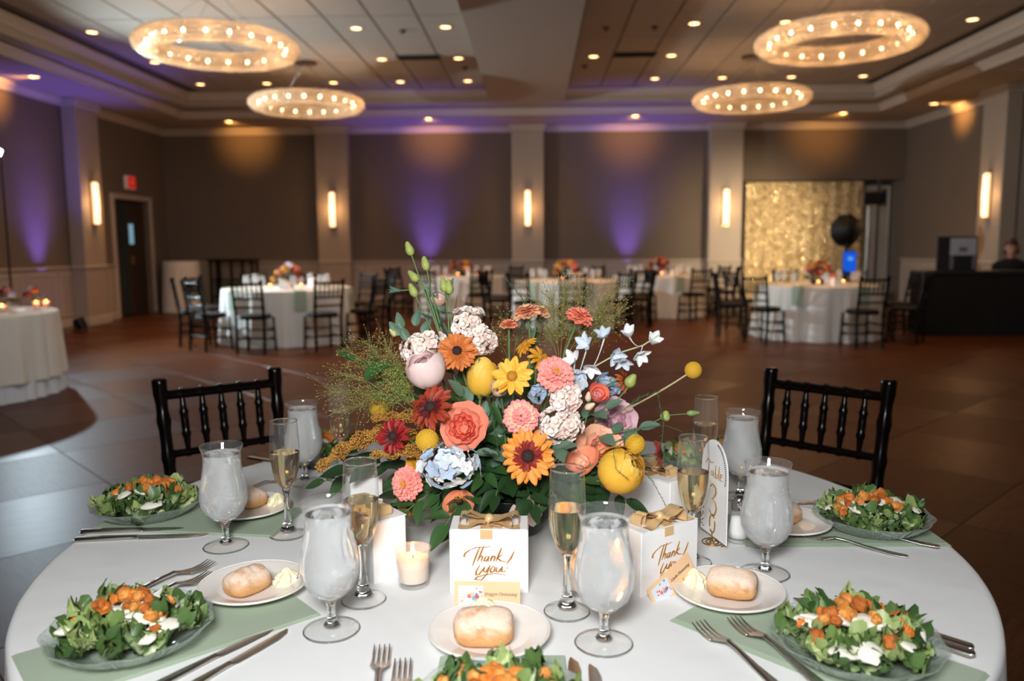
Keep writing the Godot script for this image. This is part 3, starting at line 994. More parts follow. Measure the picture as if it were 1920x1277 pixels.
func far_side() -> void:
	# gold sequin curtain on a black pipe frame
	var x0 = 4.52
	var x1 = 7.02
	var z = ZB - 0.3
	var t = thing("sequin_curtain", "shimmering gold sequin curtain hung on a black pipe frame in the recess", "curtain", Vector3((x0 + x1) / 2, 0, z))
	var hw = (x1 - x0) / 2
	var a := Acc.new()
	var fold = func(u): return 0.012 * sin(u * 60.0) + 0.008 * sin(u * 23.0 + 1.0)
	a.grid(120, 3, func(u, v): return Vector3(lerpf(-hw, hw, u), lerpf(2.66, 0.02, v), fold.call(u)))
	part("curtain", a, mat("gold cloth", rgb(240, 214, 160), 0.5, 0.0), t)
	a = Acc.new()
	for s in [-1, 1]: a.tube([Vector3(s * (hw + 0.03), 0.0, -0.05), Vector3(s * (hw + 0.03), 2.66, -0.05)], 0.02, 8)
	a.tube([Vector3(-hw - 0.03, 2.66, -0.05), Vector3(hw + 0.03, 2.66, -0.05)], 0.02, 8)
	part("frame", a, mats["black metal"], t)
	var sq := Acc.new()
	sq.lathe([[0, 0.001], [0.013, 0.0], [0.013, -0.001], [0, -0.0005]], 8)
	var sm = sq.mesh()
	sm.surface_set_material(0, mat("gold sequin", rgb(246, 222, 168), 0.18, 0.85))
	var mm := MultiMesh.new()
	mm.transform_format = MultiMesh.TRANSFORM_3D
	mm.mesh = sm
	mm.instance_count = 9000
	rng.seed = 5
	for k in 9000:
		var u = rng.randf()
		var d = Vector3(rng.randfn(0, 0.5), rng.randfn(0, 0.5), 1.0)
		mm.set_instance_transform(k, Transform3D(facing(d), Vector3(lerpf(-hw, hw, u), rng.randf_range(0.05, 2.64), fold.call(u) + 0.012)))
	var mi := MultiMeshInstance3D.new()
	mi.name = "sequins"
	mi.multimesh = mm
	t.add_child(mi, true)
	tag(mi, "", "", "", "stuff")
	# photo booth: dark round reflector on a pole with a blue screen
	var pb = deep(1588, 432, -13.4)
	t = thing("photo_booth", "black round photo booth light on a pole with a glowing blue screen", "photo booth", Vector3(pb.x, 0, pb.z))
	a = Acc.new()
	a.tr = Transform3D(facing(Vector3(-0.12, 0.05, -1)), Vector3(0, pb.y, 0))
	a.lathe([[0, -0.13], [0.10, -0.13], [0.14, -0.08], [0.25, 0.02], [0.265, 0.03], [0.265, 0.045], [0.24, 0.05], [0, 0.04]], 28)
	part("round_reflector", a, mats["black plastic"], t)
	a = Acc.new()
	a.tr = Transform3D(facing(Vector3(-0.12, 0.05, -1)), Vector3(0, pb.y, 0))
	a.lathe([[0, 0.058], [0.21, 0.055], [0.21, 0.048], [0, 0.048]], 24)
	part("lamp_face", a, glow("booth lamp", Color(1.0, 0.93, 0.8), 1.2), t)
	spot(Vector3(0, pb.y, -0.1), Vector3(-0.75, 1.5, -4.2), Color(1.0, 0.92, 0.78), 14.0, 32.0, 0.9, 0.2, t)
	a = Acc.new()
	for k in 9: a.tube([Vector3(0.25 * cos(k * TAU / 9), 0.25 * sin(k * TAU / 9) + pb.y, 0.03), Vector3(0.28 * cos(k * TAU / 9), 0.28 * sin(k * TAU / 9) + pb.y, 0.0)], 0.02, 6)
	part("clip", a, mats["black metal"], t)
	a = Acc.new()
	a.tube([Vector3(0, 0.02, 0), Vector3(0, pb.y - 0.2, 0)], 0.025, 10)
	part("pole", a, mats["black metal"], t)
	a = Acc.new()
	a.lathe([[0, 0], [0.24, 0], [0.24, 0.02], [0.05, 0.04], [0, 0.04]], 24)
	part("base", a, mats["black metal"], t)
	var sp = deep(1592, 493, -13.35)
	a = Acc.new()
	a.box(Vector3(0.23, 0.40, 0.05), Vector3(sp.x - pb.x, sp.y, 0.05), 0.02)
	part("screen_case", a, mat("blue plastic", rgb(10, 40, 110), 0.4), t)
	a = Acc.new()
	a.box(Vector3(0.20, 0.36, 0.008), Vector3(sp.x - pb.x, sp.y, 0.079), 0.003)
	part("screen", a, glow("blue screen", Color(0.03, 0.34, 0.85), 0.8), t)
	a = Acc.new()
	a.ball(Vector3(sp.x - pb.x + 0.01, sp.y + 0.07, 0.082), Vector3(0.05, 0.035, 0.006), 12, 6)
	part("screen_mark", a, glow("pale screen", Color(0.35, 0.62, 0.9), 0.8), t)
	# studio light on a tall stand
	var st = deep(1636, 371, -13.9)
	t = thing("light_stand", "black lamp head on a tall grey stand before the gold curtain", "light stand", Vector3(st.x, 0, st.z))
	a = Acc.new()
	a.box(Vector3(0.34, 0.22, 0.26), Vector3(-0.02, st.y, 0), 0.03)
	part("lamp_head", a, mats["black plastic"], t)
	a = Acc.new()
	a.box(Vector3(0.02, 0.3, 0.3), Vector3(-0.2, st.y, 0.02), 0.005)
	a.box(Vector3(0.02, 0.3, 0.3), Vector3(0.16, st.y, 0.02), 0.005)
	part("barn_door", a, mats["black metal"], t)
	a = Acc.new()
	a.tube([Vector3(-0.05, 0.3, 0), Vector3(-0.05, st.y - 0.1, 0)], [0.035, 0.025], 10)
	part("pole", a, mat("grey metal", rgb(150, 148, 142), 0.35, 0.8), t)
	a = Acc.new()
	a.tube([Vector3(0.1, 0.02, 0), Vector3(0.1, st.y + 0.3, 0)], 0.022, 8)
	part("rear_pole", a, mats["black metal"], t)
	for k in 3:
		a = Acc.new()
		a.tube([Vector3(-0.05, 0.4, 0), Vector3(-0.05 + cos(k * TAU / 3 + 0.5) * 0.42, 0.015, sin(k * TAU / 3 + 0.5) * 0.42)], 0.014, 6)
		part("leg", a, mats["black metal"], t)
	# cocktail table with ivory cloth and dark stand in the doorway corner
	t = thing("cocktail_table", "tall cocktail table in a pale floor-length cloth in the doorway corner", "table", Vector3(-7.42, 0, -16.6))
	part("cloth", cloth_shape(0.36, 1.06, 14, 0.03, 21, 0.006, 120), mats["ivory cloth"], t)
	t = thing("tray_stand", "dark wooden rack with upright slats against the back wall panelling", "rack", Vector3(-6.4, 0, -16.85))
	for s in [-1.0, 1.0]:
		for d in [-0.16, 0.16]:
			a = Acc.new()
			a.box(Vector3(0.05, 1.06, 0.05), Vector3(s * 0.44, 0.53, d), 0.008)
			part("leg", a, mats["dark lacquer"], t)
	a = Acc.new()
	a.box(Vector3(0.98, 0.06, 0.42), Vector3(0, 1.07, 0), 0.015)
	part("top", a, mats["dark lacquer"], t)
	for y in [0.3, 0.66]:
		a = Acc.new()
		a.box(Vector3(0.84, 0.03, 0.36), Vector3(0, y, 0), 0.006)
		part("shelf", a, mats["dark lacquer"], t)
	for k in 3:
		a = Acc.new()
		a.box(Vector3(0.06, 0.70, 0.02), Vector3((k - 1) * 0.24, 0.69, 0.17), 0.004)
		part("slat", a, mats["dark lacquer"], t)
	# the black bar with its sign and the bartender
	t = thing("bar", "long black-draped bar against the dark wall", "bar", Vector3(6.62, 0, -12.02), 0.0)
	a = Acc.new()
	a.box(Vector3(1.96, 0.05, 0.5), Vector3(0, 0.915, 0), 0.01)
	part("top", a, mats["black plastic"], t)
	a = Acc.new()
	var per = [Vector2(-0.97, 0.24), Vector2(0.97, 0.24), Vector2(0.97, -0.24), Vector2(-0.97, -0.24)]
	a.grid(160, 2, func(u, v):
		var k = int(u * 4) % 4
		var p: Vector2 = per[k].lerp(per[(k + 1) % 4], fposmod(u * 4, 1.0))
		var o = p.normalized() * (0.012 * sin(u * 260.0) * v + 0.02 * v)
		return Vector3(p.x + o.x, lerpf(0.89, 0.006, v), p.y + o.y), true)
	part("black_drape", a, mats["black cloth"], t)
	var sg = Vector3(6.2, 0.94, -11.95)
	t = thing("framed_sign", "dark framed sign with a pale print standing on the black bar", "sign", Vector3(sg.x, 0.94, sg.z - 0.1), -0.12)
	a = Acc.new()
	a.box(Vector3(0.56, 0.50, 0.03), Vector3(0, 0.25, 0), 0.006)
	part("frame", a, mats["black plastic"], t)
	a = Acc.new()
	a.box(Vector3(0.36, 0.25, 0.004), Vector3(0.08, 0.35, 0.016), 0.001)
	part("print", a, mat("pale print", rgb(150, 156, 168), 0.3), t)
	a = Acc.new()
	for k in 2: a.box(Vector3(0.05, 0.2, 0.004), Vector3([-0.07, 0.24][k], 0.12, 0.016), 0.001)
	a.box(Vector3(0.12, 0.07, 0.005), Vector3(0.08, 0.31, 0.0175), 0.001)
	part("print_mark", a, mat("grey print", rgb(96, 92, 100), 0.4), t)
	bartender()

# a body as one surface: tapered bones, smoothly joined, meshed as surface nets
func body_mesh(bones: Array, cell: float, k := 0.03) -> ArrayMesh:
	var lo = Vector3.ONE * 1e9
	var hi = -lo
	for b in bones:
		for e in 2:
			lo = lo.min(b[e] - Vector3.ONE * (b[2 + e] + 0.05)); hi = hi.max(b[e] + Vector3.ONE * (b[2 + e] + 0.05))
	var n = Vector3i((hi - lo) / cell) + Vector3i(2, 2, 2)
	var f := PackedFloat32Array()
	f.resize(n.x * n.y * n.z)
	f.fill(1.0)
	for b in bones:
		var a: Vector3 = b[0]
		var ab: Vector3 = b[1] - b[0]
		var l2 = maxf(ab.length_squared(), 1e-9)
		var m = maxf(b[2], b[3]) + 0.05
		var i0 = Vector3i((b[0].min(b[1]) - Vector3.ONE * m - lo) / cell)
		var i1 = Vector3i((b[0].max(b[1]) + Vector3.ONE * m - lo) / cell) + Vector3i.ONE
		var sq: Vector3 = b[4] if b.size() > 4 else Vector3.ONE
		for z in range(maxi(i0.z, 0), mini(i1.z, n.z - 1) + 1):
			for y in range(maxi(i0.y, 0), mini(i1.y, n.y - 1) + 1):
				for x in range(maxi(i0.x, 0), mini(i1.x, n.x - 1) + 1):
					var p = lo + Vector3(x, y, z) * cell
					var t = clampf((p - a).dot(ab) / l2, 0, 1)
					var d = ((p - a - ab * t) * sq).length() - lerpf(b[2], b[3], t)
					var q = x + n.x * (y + n.y * z)
					var h = maxf(k - absf(f[q] - d), 0.0) / k
					f[q] = minf(f[q], d) - h * h * k * 0.25
	var acc := Acc.new()
	var at := {}
	for z in n.z - 1:
		for y in n.y - 1:
			for x in n.x - 1:
				var q = x + n.x * (y + n.y * z)
				var sum = Vector3.ZERO
				var cnt = 0
				for e in [[0, 1], [0, 2], [0, 4], [1, 3], [1, 5], [2, 3], [2, 6], [4, 5], [4, 6], [3, 7], [5, 7], [6, 7]]:
					var pa = Vector3i(e[0] & 1, e[0] >> 1 & 1, e[0] >> 2)
					var pb = Vector3i(e[1] & 1, e[1] >> 1 & 1, e[1] >> 2)
					var fa = f[q + pa.x + n.x * (pa.y + n.y * pa.z)]
					var fb = f[q + pb.x + n.x * (pb.y + n.y * pb.z)]
					if (fa < 0) != (fb < 0):
						sum += Vector3(pa).lerp(Vector3(pb), fa / (fa - fb))
						cnt += 1
				if cnt: at[q] = acc.vert(lo + (Vector3(x, y, z) + sum / cnt) * cell)
	var st = [1, n.x, n.x * n.y]
	for q in at.keys():
		for ax in 3:
			var u = st[(ax + 1) % 3]
			var w = st[(ax + 2) % 3]
			if not (at.has(q - u) and at.has(q - w) and at.has(q - u - w)): continue
			var inside = f[q] < 0
			if inside == (f[q + st[ax]] < 0): continue
			if inside: acc.quad(at[q], at[q - w], at[q - u - w], at[q - u])
			else: acc.quad(at[q], at[q - u], at[q - u - w], at[q - w])
	return acc.mesh(true)

func bartender() -> void:
	var hd = deep(1897, 466, -12.78)
	var t = thing("person", "person in black standing behind the bar beside the framed sign", "person", Vector3(hd.x, 0, hd.z), -0.25)
	var y = 1.02 + (hd.y - 1.02)
	var sh = y - 0.27
	var skin = mat("skin", rgb(176, 122, 98), 0.55)
	var body = [[Vector3(0, y - 0.02, 0), Vector3(0, y + 0.045, -0.015), 0.072, 0.088], [Vector3(0, y - 0.07, 0.035), Vector3(0, y - 0.08, 0.02), 0.042, 0.05], [Vector3(0, y - 0.005, 0.09), Vector3(0, y - 0.03, 0.098), 0.008, 0.014],
		[Vector3(0, y - 0.08, -0.01), Vector3(0, sh + 0.04, -0.015), 0.052, 0.06], [Vector3(-0.15, sh, -0.01), Vector3(0.15, sh, -0.01), 0.075, 0.075], [Vector3(0, sh - 0.04, 0), Vector3(0, sh - 0.42, 0), 0.16, 0.13, Vector3(0.85, 1, 1.25)],
		[Vector3(0, sh - 0.42, 0), Vector3(0, sh - 0.56, 0), 0.13, 0.155, Vector3(0.85, 1, 1.2)],
		[Vector3(-0.195, sh - 0.01, 0), Vector3(-0.25, sh - 0.29, 0.03), 0.055, 0.043], [Vector3(-0.25, sh - 0.29, 0.03), Vector3(-0.17, sh - 0.36, 0.24), 0.042, 0.03],
		[Vector3(0.195, sh - 0.01, 0), Vector3(0.25, sh - 0.29, 0.03), 0.055, 0.043], [Vector3(0.25, sh - 0.29, 0.03), Vector3(0.17, sh - 0.36, 0.24), 0.042, 0.03],
		[Vector3(-0.09, sh - 0.58, 0), Vector3(-0.10, 0.5, 0.01), 0.085, 0.06], [Vector3(-0.10, 0.5, 0.01), Vector3(-0.10, 0.06, 0), 0.058, 0.04], [Vector3(-0.10, 0.04, 0), Vector3(-0.11, 0.035, 0.14), 0.04, 0.035],
		[Vector3(0.09, sh - 0.58, 0), Vector3(0.10, 0.5, 0.01), 0.085, 0.06], [Vector3(0.10, 0.5, 0.01), Vector3(0.10, 0.06, 0), 0.058, 0.04], [Vector3(0.10, 0.04, 0), Vector3(0.11, 0.035, 0.14), 0.04, 0.035]]
	for s in [-1, 1]:
		var wr = Vector3(s * 0.17, sh - 0.36, 0.24)
		body.append([wr, wr + Vector3(-s * 0.03, -0.015, 0.07), 0.026, 0.032])
		for k in 4: body.append([wr + Vector3(-s * 0.03 + (k - 1.5) * 0.018, -0.015, 0.08), wr + Vector3(-s * 0.035 + (k - 1.5) * 0.02, -0.04, 0.135 + [0.0, 0.012, 0.014, 0.004][k]), 0.009, 0.008])
		body.append([wr + Vector3(-s * 0.055, -0.012, 0.045), wr + Vector3(-s * 0.085, -0.025, 0.085), 0.011, 0.009])
		body.append([Vector3(s * 0.088, y - 0.015, -0.005), Vector3(s * 0.09, y + 0.015, -0.01), 0.014, 0.016])
	part("body", body_mesh(body, 0.016), skin, t)
	var shirt = [[Vector3(-0.15, sh, -0.01), Vector3(0.15, sh, -0.01), 0.085, 0.085], [Vector3(0, sh - 0.04, 0), Vector3(0, sh - 0.42, 0), 0.172, 0.145, Vector3(0.85, 1, 1.25)], [Vector3(0, sh - 0.42, 0), Vector3(0, sh - 0.6, 0), 0.145, 0.165, Vector3(0.85, 1, 1.2)], [Vector3(0, sh + 0.03, -0.015), Vector3(0, sh + 0.05, -0.015), 0.07, 0.066],
		[Vector3(-0.195, sh - 0.01, 0), Vector3(-0.25, sh - 0.29, 0.03), 0.067, 0.055], [Vector3(-0.25, sh - 0.29, 0.03), Vector3(-0.19, sh - 0.345, 0.2), 0.054, 0.042], [Vector3(0.195, sh - 0.01, 0), Vector3(0.25, sh - 0.29, 0.03), 0.067, 0.055], [Vector3(0.25, sh - 0.29, 0.03), Vector3(0.19, sh - 0.345, 0.2), 0.054, 0.042]]
	part("shirt", body_mesh(shirt, 0.02), mats["black cloth"], t)
	var legs = []
	for s in [-1, 1]: legs.append([Vector3(s * 0.085, sh - 0.56, 0), Vector3(s * 0.10, 0.5, 0.01), 0.1, 0.075]); legs.append([Vector3(s * 0.10, 0.5, 0.01), Vector3(s * 0.10, 0.08, 0), 0.072, 0.06])
	part("trousers", body_mesh(legs, 0.02), mats["black cloth"], t)
	part("hair", body_mesh([[Vector3(0, y + 0.05, -0.03), Vector3(0, y + 0.075, -0.01), 0.09, 0.085], [Vector3(-0.075, y + 0.04, -0.03), Vector3(-0.085, y - 0.06, -0.03), 0.035, 0.03], [Vector3(0.075, y + 0.04, -0.03), Vector3(0.085, y - 0.06, -0.03), 0.035, 0.03], [Vector3(0, y, -0.06), Vector3(0, y - 0.08, -0.05), 0.07, 0.05]], 0.012), mat("auburn hair", rgb(70, 34, 22), 0.5), t)
	var a := Acc.new()
	for s in [-1, 1]: a.ball(Vector3(s * 0.032, y + 0.008, 0.072), Vector3(0.012, 0.007, 0.008), 8, 6)
	part("eyes", a, mat("eye", rgb(30, 24, 22), 0.2), t)
	a = Acc.new()
	a.ball(Vector3(0, y - 0.058, 0.074), Vector3(0.022, 0.006, 0.008), 8, 6)
	part("mouth", a, mat("lips", rgb(150, 74, 70), 0.5), t)

# ---------------------------------------------------------------- the near table
func loft(a: Acc, st: Array, seg := 10) -> void:      # stations [x, y, z, half width, half thickness] along +x
	var s = a.v.size()
	for q in st:
		for i in seg:
			var th = TAU * i / seg
			a.vert(Vector3(q[0], q[1] + sin(th) * q[4], q[2] + cos(th) * q[3]))
	for j in st.size() - 1:
		for i in seg:
			var p = s + j * seg + i
			var q = s + j * seg + (i + 1) % seg
			a.quad(p, p + seg, q + seg, q)
	for e in [0, st.size() - 1]:
		for k in range(1, seg - 1):
			if e: a.tri(s + e * seg, s + e * seg + k, s + e * seg + k + 1)
			else: a.tri(s, s + k + 1, s + k)

var proto := {}
func lay(called: String, label: String, cat: String, handle: Vector3, tip: Vector3, length: float, group: String, lift := 0.0) -> Node3D:
	var d = tip - handle
	var turn = atan2(-d.z, d.x)
	var at = handle if lift >= 0 else handle
	var t: Node3D
	if proto.has(called): t = copy(proto[called], label, Vector3(at.x, TH + absf(lift), at.z), turn, group)
	else:
		t = thing(called, label, cat, Vector3(at.x, TH + absf(lift), at.z), turn, group)
		proto[called] = t
		var m = mats["steel"]
		var a := Acc.new()
		if called == "fork":
			loft(a, [[0, 0.0035, 0, 0.004, 0.001], [0.004, 0.0035, 0, 0.0085, 0.0018], [0.03, 0.004, 0, 0.0088, 0.002], [0.075, 0.008, 0, 0.0052, 0.002], [0.11, 0.013, 0, 0.0034, 0.0021], [0.132, 0.0145, 0, 0.0040, 0.002]], 12)
			part("handle", a, m, t)
			a = Acc.new()
			loft(a, [[0.13, 0.0146, 0, 0.004, 0.002], [0.138, 0.0125, 0, 0.0085, 0.0014], [0.148, 0.009, 0, 0.0118, 0.0012], [0.156, 0.0065, 0, 0.0122, 0.0011]], 12)
			part("head", a, m, t)
			for k in 4:
				a = Acc.new()
				var z = (k - 1.5) * 0.0067
				loft(a, [[0.154, 0.0067, z, 0.0021, 0.0011], [0.17, 0.0048, z, 0.0020, 0.0011], [0.185, 0.0062, z * 0.99, 0.0017, 0.001], [0.200, 0.0105, z * 0.97, 0.0007, 0.0006]], 8)
				part("tine", a, m, t)
		else:
			loft(a, [[0, 0.005, 0, 0.003, 0.002], [0.004, 0.005, 0, 0.0095, 0.0042], [0.05, 0.005, 0, 0.0088, 0.0042], [0.10, 0.005, 0, 0.0062, 0.0038], [0.112, 0.005, 0, 0.0064, 0.0034]], 12)
			part("handle", a, m, t)
			a = Acc.new()
			loft(a, [[0.110, 0.005, 0, 0.0062, 0.003], [0.118, 0.005, 0.001, 0.0085, 0.0016], [0.16, 0.0045, 0.001, 0.0098, 0.0011], [0.205, 0.004, 0.0005, 0.0095, 0.0009], [0.228, 0.004, -0.002, 0.007, 0.0008], [0.24, 0.004, -0.006, 0.0012, 0.0005]], 12)
			part("blade", a, m, t)
	var own = 0.20 if called == "fork" else 0.24
	t.scale = Vector3.ONE * clampf(Vector2(d.x, d.z).length() / own, 0.9, 1.12) if length <= 0 else Vector3.ONE * length
	return t

func goblet(label: String, at: Vector3, fill := 0.186) -> void:
	if proto.has("goblet"):
		copy(proto["goblet"], label, at, rng.randf() * 6.0, "water goblets on the near table")
		return
	var t = thing("water_goblet", label, "glass", at, 0.0, "water goblets on the near table")
	proto["goblet"] = t
	var a := Acc.new()
	var up = [[0.0078, 0.053], [0.022, 0.058], [0.0355, 0.071], [0.0440, 0.089], [0.0462, 0.104], [0.0444, 0.124], [0.0395, 0.147], [0.0360, 0.166], [0.0353, 0.180], [0.0362, 0.190]]
	a.lathe(up, 48)
	part("bowl", a, mats["misted glass"], t)
	a = Acc.new()
	a.lathe([[0.0362, 0.190], [0.0392, 0.199], [0.0412, 0.2045], [0.0407, 0.2060], [0.0398, 0.2045], [0.0378, 0.199], [0.0350, 0.190]], 48)
	part("rim", a, mats["clear glass"], t)
	a = Acc.new()
	rng.seed = 15
	for k in 260:
		var y = rng.randf_range(0.07, 0.186)
		var r = 0.035
		for j in up.size() - 1:
			if y >= up[j][1] and y <= up[j + 1][1]: r = remap(y, up[j][1], up[j + 1][1], up[j][0], up[j + 1][0])
		var th = rng.randf() * TAU
		a.ball(Vector3(cos(th) * r, y, sin(th) * r), Vector3.ONE * rng.randf_range(0.0004, 0.0010), 6, 4)
	tag(part("droplets", a, pane("droplet", Color(1, 1, 1, 0.25), 0.02), t), "", "", "", "stuff")
	a = Acc.new()
	a.lathe([[0, 0.0002], [0.0425, 0.0002], [0.0435, 0.0015], [0.0425, 0.003], [0.028, 0.0065], [0.0125, 0.0105]], 40)
	part("foot", a.mesh(), mats["foot glass"], t)
	a = Acc.new()
	a.lathe([[0.0415, 0.0003], [0.0432, 0.0002], [0.0440, 0.0016], [0.0432, 0.0030], [0.0415, 0.0032], [0.0408, 0.0016], [0.0415, 0.0003]], 40)
	part("foot_rim", a.mesh(true), mats["solid glass"], t)
	a = Acc.new()
	a.lathe([[0, 0.0095], [0.0125, 0.0105], [0.0085, 0.016], [0.0065, 0.026], [0.0062, 0.038], [0.0085, 0.047], [0.013, 0.0525], [0.0125, 0.0535], [0, 0.054]], 40)
	part("stem", a.mesh(true), mats["solid glass"], t)
	a = Acc.new()
	var w = [[0, 0.0555], [0.008, 0.0555]]
	for p in up:
		if p[1] > 0.056 and p[1] < fill: w.append([p[0] - 0.0016, p[1] + 0.001])
	w.append([0.0340, fill]); w.append([0.0340, fill]); w.append([0, fill - 0.0006])
	a.lathe(w, 40)
	part("water", a.mesh(true), mats["water"], t)
	rng.seed = 77
	for k in 6:
		a = Acc.new()
		a.box(Vector3(0.022, 0.019, 0.022), Vector3.ZERO, 0.005)
		part("ice_cube", a, pane("ice", Color(0.92, 0.95, 0.97, 0.35), 0.2), t, Transform3D(Basis.from_euler(Vector3(rng.randf() * 3, rng.randf() * 3, rng.randf())), Vector3(rng.randf_range(-0.014, 0.014), 0.165 - 0.019 * k + 0.005, rng.randf_range(-0.014, 0.014))))

func flute(label: String, at: Vector3, fill := 0.175) -> void:
	if proto.has("flute"):
		copy(proto["flute"], label, at, rng.randf() * 6.0, "champagne flutes on the near table")
		return
	var t = thing("champagne_flute", label, "glass", at, 0.0, "champagne flutes on the near table")
	proto["flute"] = t
	var a := Acc.new()
	var up = [[0.0055, 0.096], [0.013, 0.101], [0.0205, 0.114], [0.0262, 0.135], [0.0292, 0.158], [0.0298, 0.178], [0.0288, 0.205], [0.0272, 0.232], [0.0268, 0.2385]]
	a.lathe(up, 40)
	part("bowl", a, mats["clear glass"], t)
	a = Acc.new()
	a.lathe([[0.0267, 0.2375], [0.0276, 0.2388], [0.0269, 0.2402], [0.0261, 0.2388], [0.0267, 0.2375]], 40)
	part("rim", a.mesh(true), mats["solid glass"], t)
	a = Acc.new()
	a.lathe([[0, 0.0002], [0.0365, 0.0002], [0.0375, 0.0018], [0.0365, 0.0035], [0.026, 0.006], [0.0155, 0.012]], 32)
	part("foot", a.mesh(), mats["foot glass"], t)
	a = Acc.new()
	a.lathe([[0.0355, 0.0003], [0.0372, 0.0002], [0.0380, 0.0018], [0.0372, 0.0034], [0.0355, 0.0036], [0.0348, 0.0018], [0.0355, 0.0003]], 40)
	part("foot_rim", a.mesh(true), mats["solid glass"], t)
	a = Acc.new()
	a.lathe([[0, 0.011], [0.0155, 0.012], [0.0118, 0.020], [0.0082, 0.030], [0.0062, 0.045], [0.0054, 0.065], [0.0055, 0.085], [0.0085, 0.0965], [0.008, 0.0985], [0, 0.0995]], 32)
	part("stem", a.mesh(true), mats["solid glass"], t)
	a = Acc.new()
	var w = [[0, 0.1005], [0.009, 0.1008]]
	for p in up:
		if p[1] > 0.103 and p[1] < fill: w.append([p[0] - 0.0012, p[1] + 0.0006])
	w.append([0.0284, fill]); w.append([0.0284, fill]); w.append([0, fill - 0.0005])
	a.lathe(w, 32)
	part("champagne", a.mesh(true), mats["champagne"], t)

func strokes(a: Acc, lines: Array, s: float, wide: float) -> void:    # pen strokes lying in x, y: raised strips, thick in the middle and thin at the ends
	for l in lines:
		var c := Curve2D.new()
		for k in l.size():
			var d = (l[mini(k + 1, l.size() - 1)] - l[maxi(k - 1, 0)]) / 6.0
			c.add_point(l[k] * s, -d * s, d * s)
		var n = maxi(6, int(c.get_baked_length() / (s * 4.0)))
		var pts = []
		for k in n + 1: pts.append(c.sample_baked(c.get_baked_length() * k / n))
		var top = []
		for k in n + 1:
			var d = (pts[mini(k + 1, n)] - pts[maxi(k - 1, 0)]).normalized()
			var w = wide * (0.35 + 0.65 * absf(d.y)) * (0.4 + 0.6 * sin(PI * clampf(k / float(n), 0.03, 0.97)))
			top.append([pts[k] + Vector2(-d.y, d.x) * w, pts[k] - Vector2(-d.y, d.x) * w])
		for k in n:
			var z = 0.0005
			a.flat([Vector3(top[k][0].x, top[k][0].y, z), Vector3(top[k + 1][0].x, top[k + 1][0].y, z), Vector3(top[k + 1][1].x, top[k + 1][1].y, z), Vector3(top[k][1].x, top[k][1].y, z)])
			for e in 2: a.flat([Vector3(top[k][e].x, top[k][e].y, 0), Vector3(top[k + 1][e].x, top[k + 1][e].y, 0), Vector3(top[k + 1][e].x, top[k + 1][e].y, z), Vector3(top[k][e].x, top[k][e].y, z)])

func pen(flat_list: Array, ox: float, oy: float) -> Array:
	var out = []
	for l in flat_list:
		var p = []
		for k in range(0, l.size(), 2): p.append(Vector2(l[k] - ox, oy - l[k + 1]))
		out.append(p)
	return out

func thank_you() -> Acc:
	var a := Acc.new()
	var l = [[345, 412, 310, 436, 299, 460, 318, 458], [345, 414, 380, 398, 430, 398, 476, 393], [404, 392, 384, 440, 362, 500, 354, 522], [428, 386, 408, 440, 386, 492], [390, 480, 408, 454, 420, 458, 410, 492], [456, 456, 438, 462, 428, 486, 442, 490, 462, 458], [462, 456, 452, 482, 458, 492],
		[482, 454, 468, 492], [470, 478, 490, 454, 500, 462, 490, 492], [542, 400, 522, 450, 504, 492], [546, 446, 514, 468, 536, 488, 572, 494], [622, 424, 600, 470, 574, 506], [578, 532, 576, 538],
		[402, 516, 378, 556, 376, 582, 396, 578, 432, 528], [432, 526, 424, 556, 440, 562, 468, 518], [468, 518, 446, 576, 410, 616, 370, 612, 384, 594, 440, 580, 500, 571, 568, 582], [486, 524, 468, 546, 472, 566, 492, 556, 500, 532, 486, 524], [512, 528, 504, 558, 520, 562, 546, 526], [548, 522, 538, 556, 556, 560, 566, 550]]
	strokes(a, pen(l, 460, 470), 0.134 / 503.0, 0.0016)
	return a

func bow(parent: Node, y: float, big := 1.0) -> void:       # a tied satin bow on a box top
	var a := Acc.new()
	for s in [-1.0, 1.0]:
		for f in [[0.052, 0.016, 0.0], [0.040, 0.020, 0.9]]:
			a.grid(14, 3, func(u, v):
				var th = TAU * u
				var x = s * f[0] * (0.5 - 0.5 * cos(th)) * big
				var yy = f[1] * sin(th) * (0.5 - 0.5 * cos(th)) * big
				return Vector3(x, y + 0.008 + yy * (0.8 + 0.2 * v) + 0.003 * sin(u * 19), (v - 0.5) * (0.020 + 0.008 * absf(x) * 20) + s * 0.012 * sin(f[2]) + f[2] * 0.01))
		a.grid(8, 2, func(u, v): return Vector3(s * (0.006 + 0.046 * u) * big, y + 0.006 - 0.004 * u + 0.003 * sin(u * 7), (v - 0.5) * 0.02 + 0.014 + 0.014 * u))
	part("bow_loops", a, mats["gold satin"], parent)
	a = Acc.new()
	a.ball(Vector3(0, y + 0.009, 0.006), Vector3(0.009, 0.009, 0.010), 10, 7)
	part("knot", a, mats["gold satin"], parent)

func favour_box(label: String, at: Vector3, turn: float, printed: bool) -> void:
	var t = thing("favour_box", label, "gift box", at, turn, "white favour boxes on the near table")
	var a := Acc.new()
	a.box(Vector3(0.134, 0.111, 0.066), Vector3(0, 0.0555, 0), 0.0012)
	part("carton", a, mats["white card"], t)
	a = Acc.new()
	a.box(Vector3(0.132, 0.0016, 0.07), Vector3(0, 0.1122, -0.001), 0.0006)
	part("lid", a, mats["white card"], t)
	a = Acc.new()
	a.box(Vector3(0.021, 0.016, 0.0012), Vector3(-0.004, 0.104, 0.0336), 0.0)
	a.box(Vector3(0.021, 0.0012, 0.066), Vector3(-0.004, 0.1136, 0.0), 0.0)
	part("ribbon", a, mats["gold satin"], t)
	bow(t, 0.113)
	if printed: part("lettering", thank_you(), mats["gold foil"], t, Transform3D(Basis.IDENTITY, Vector3(0.0, 0.062, 0.0331)))

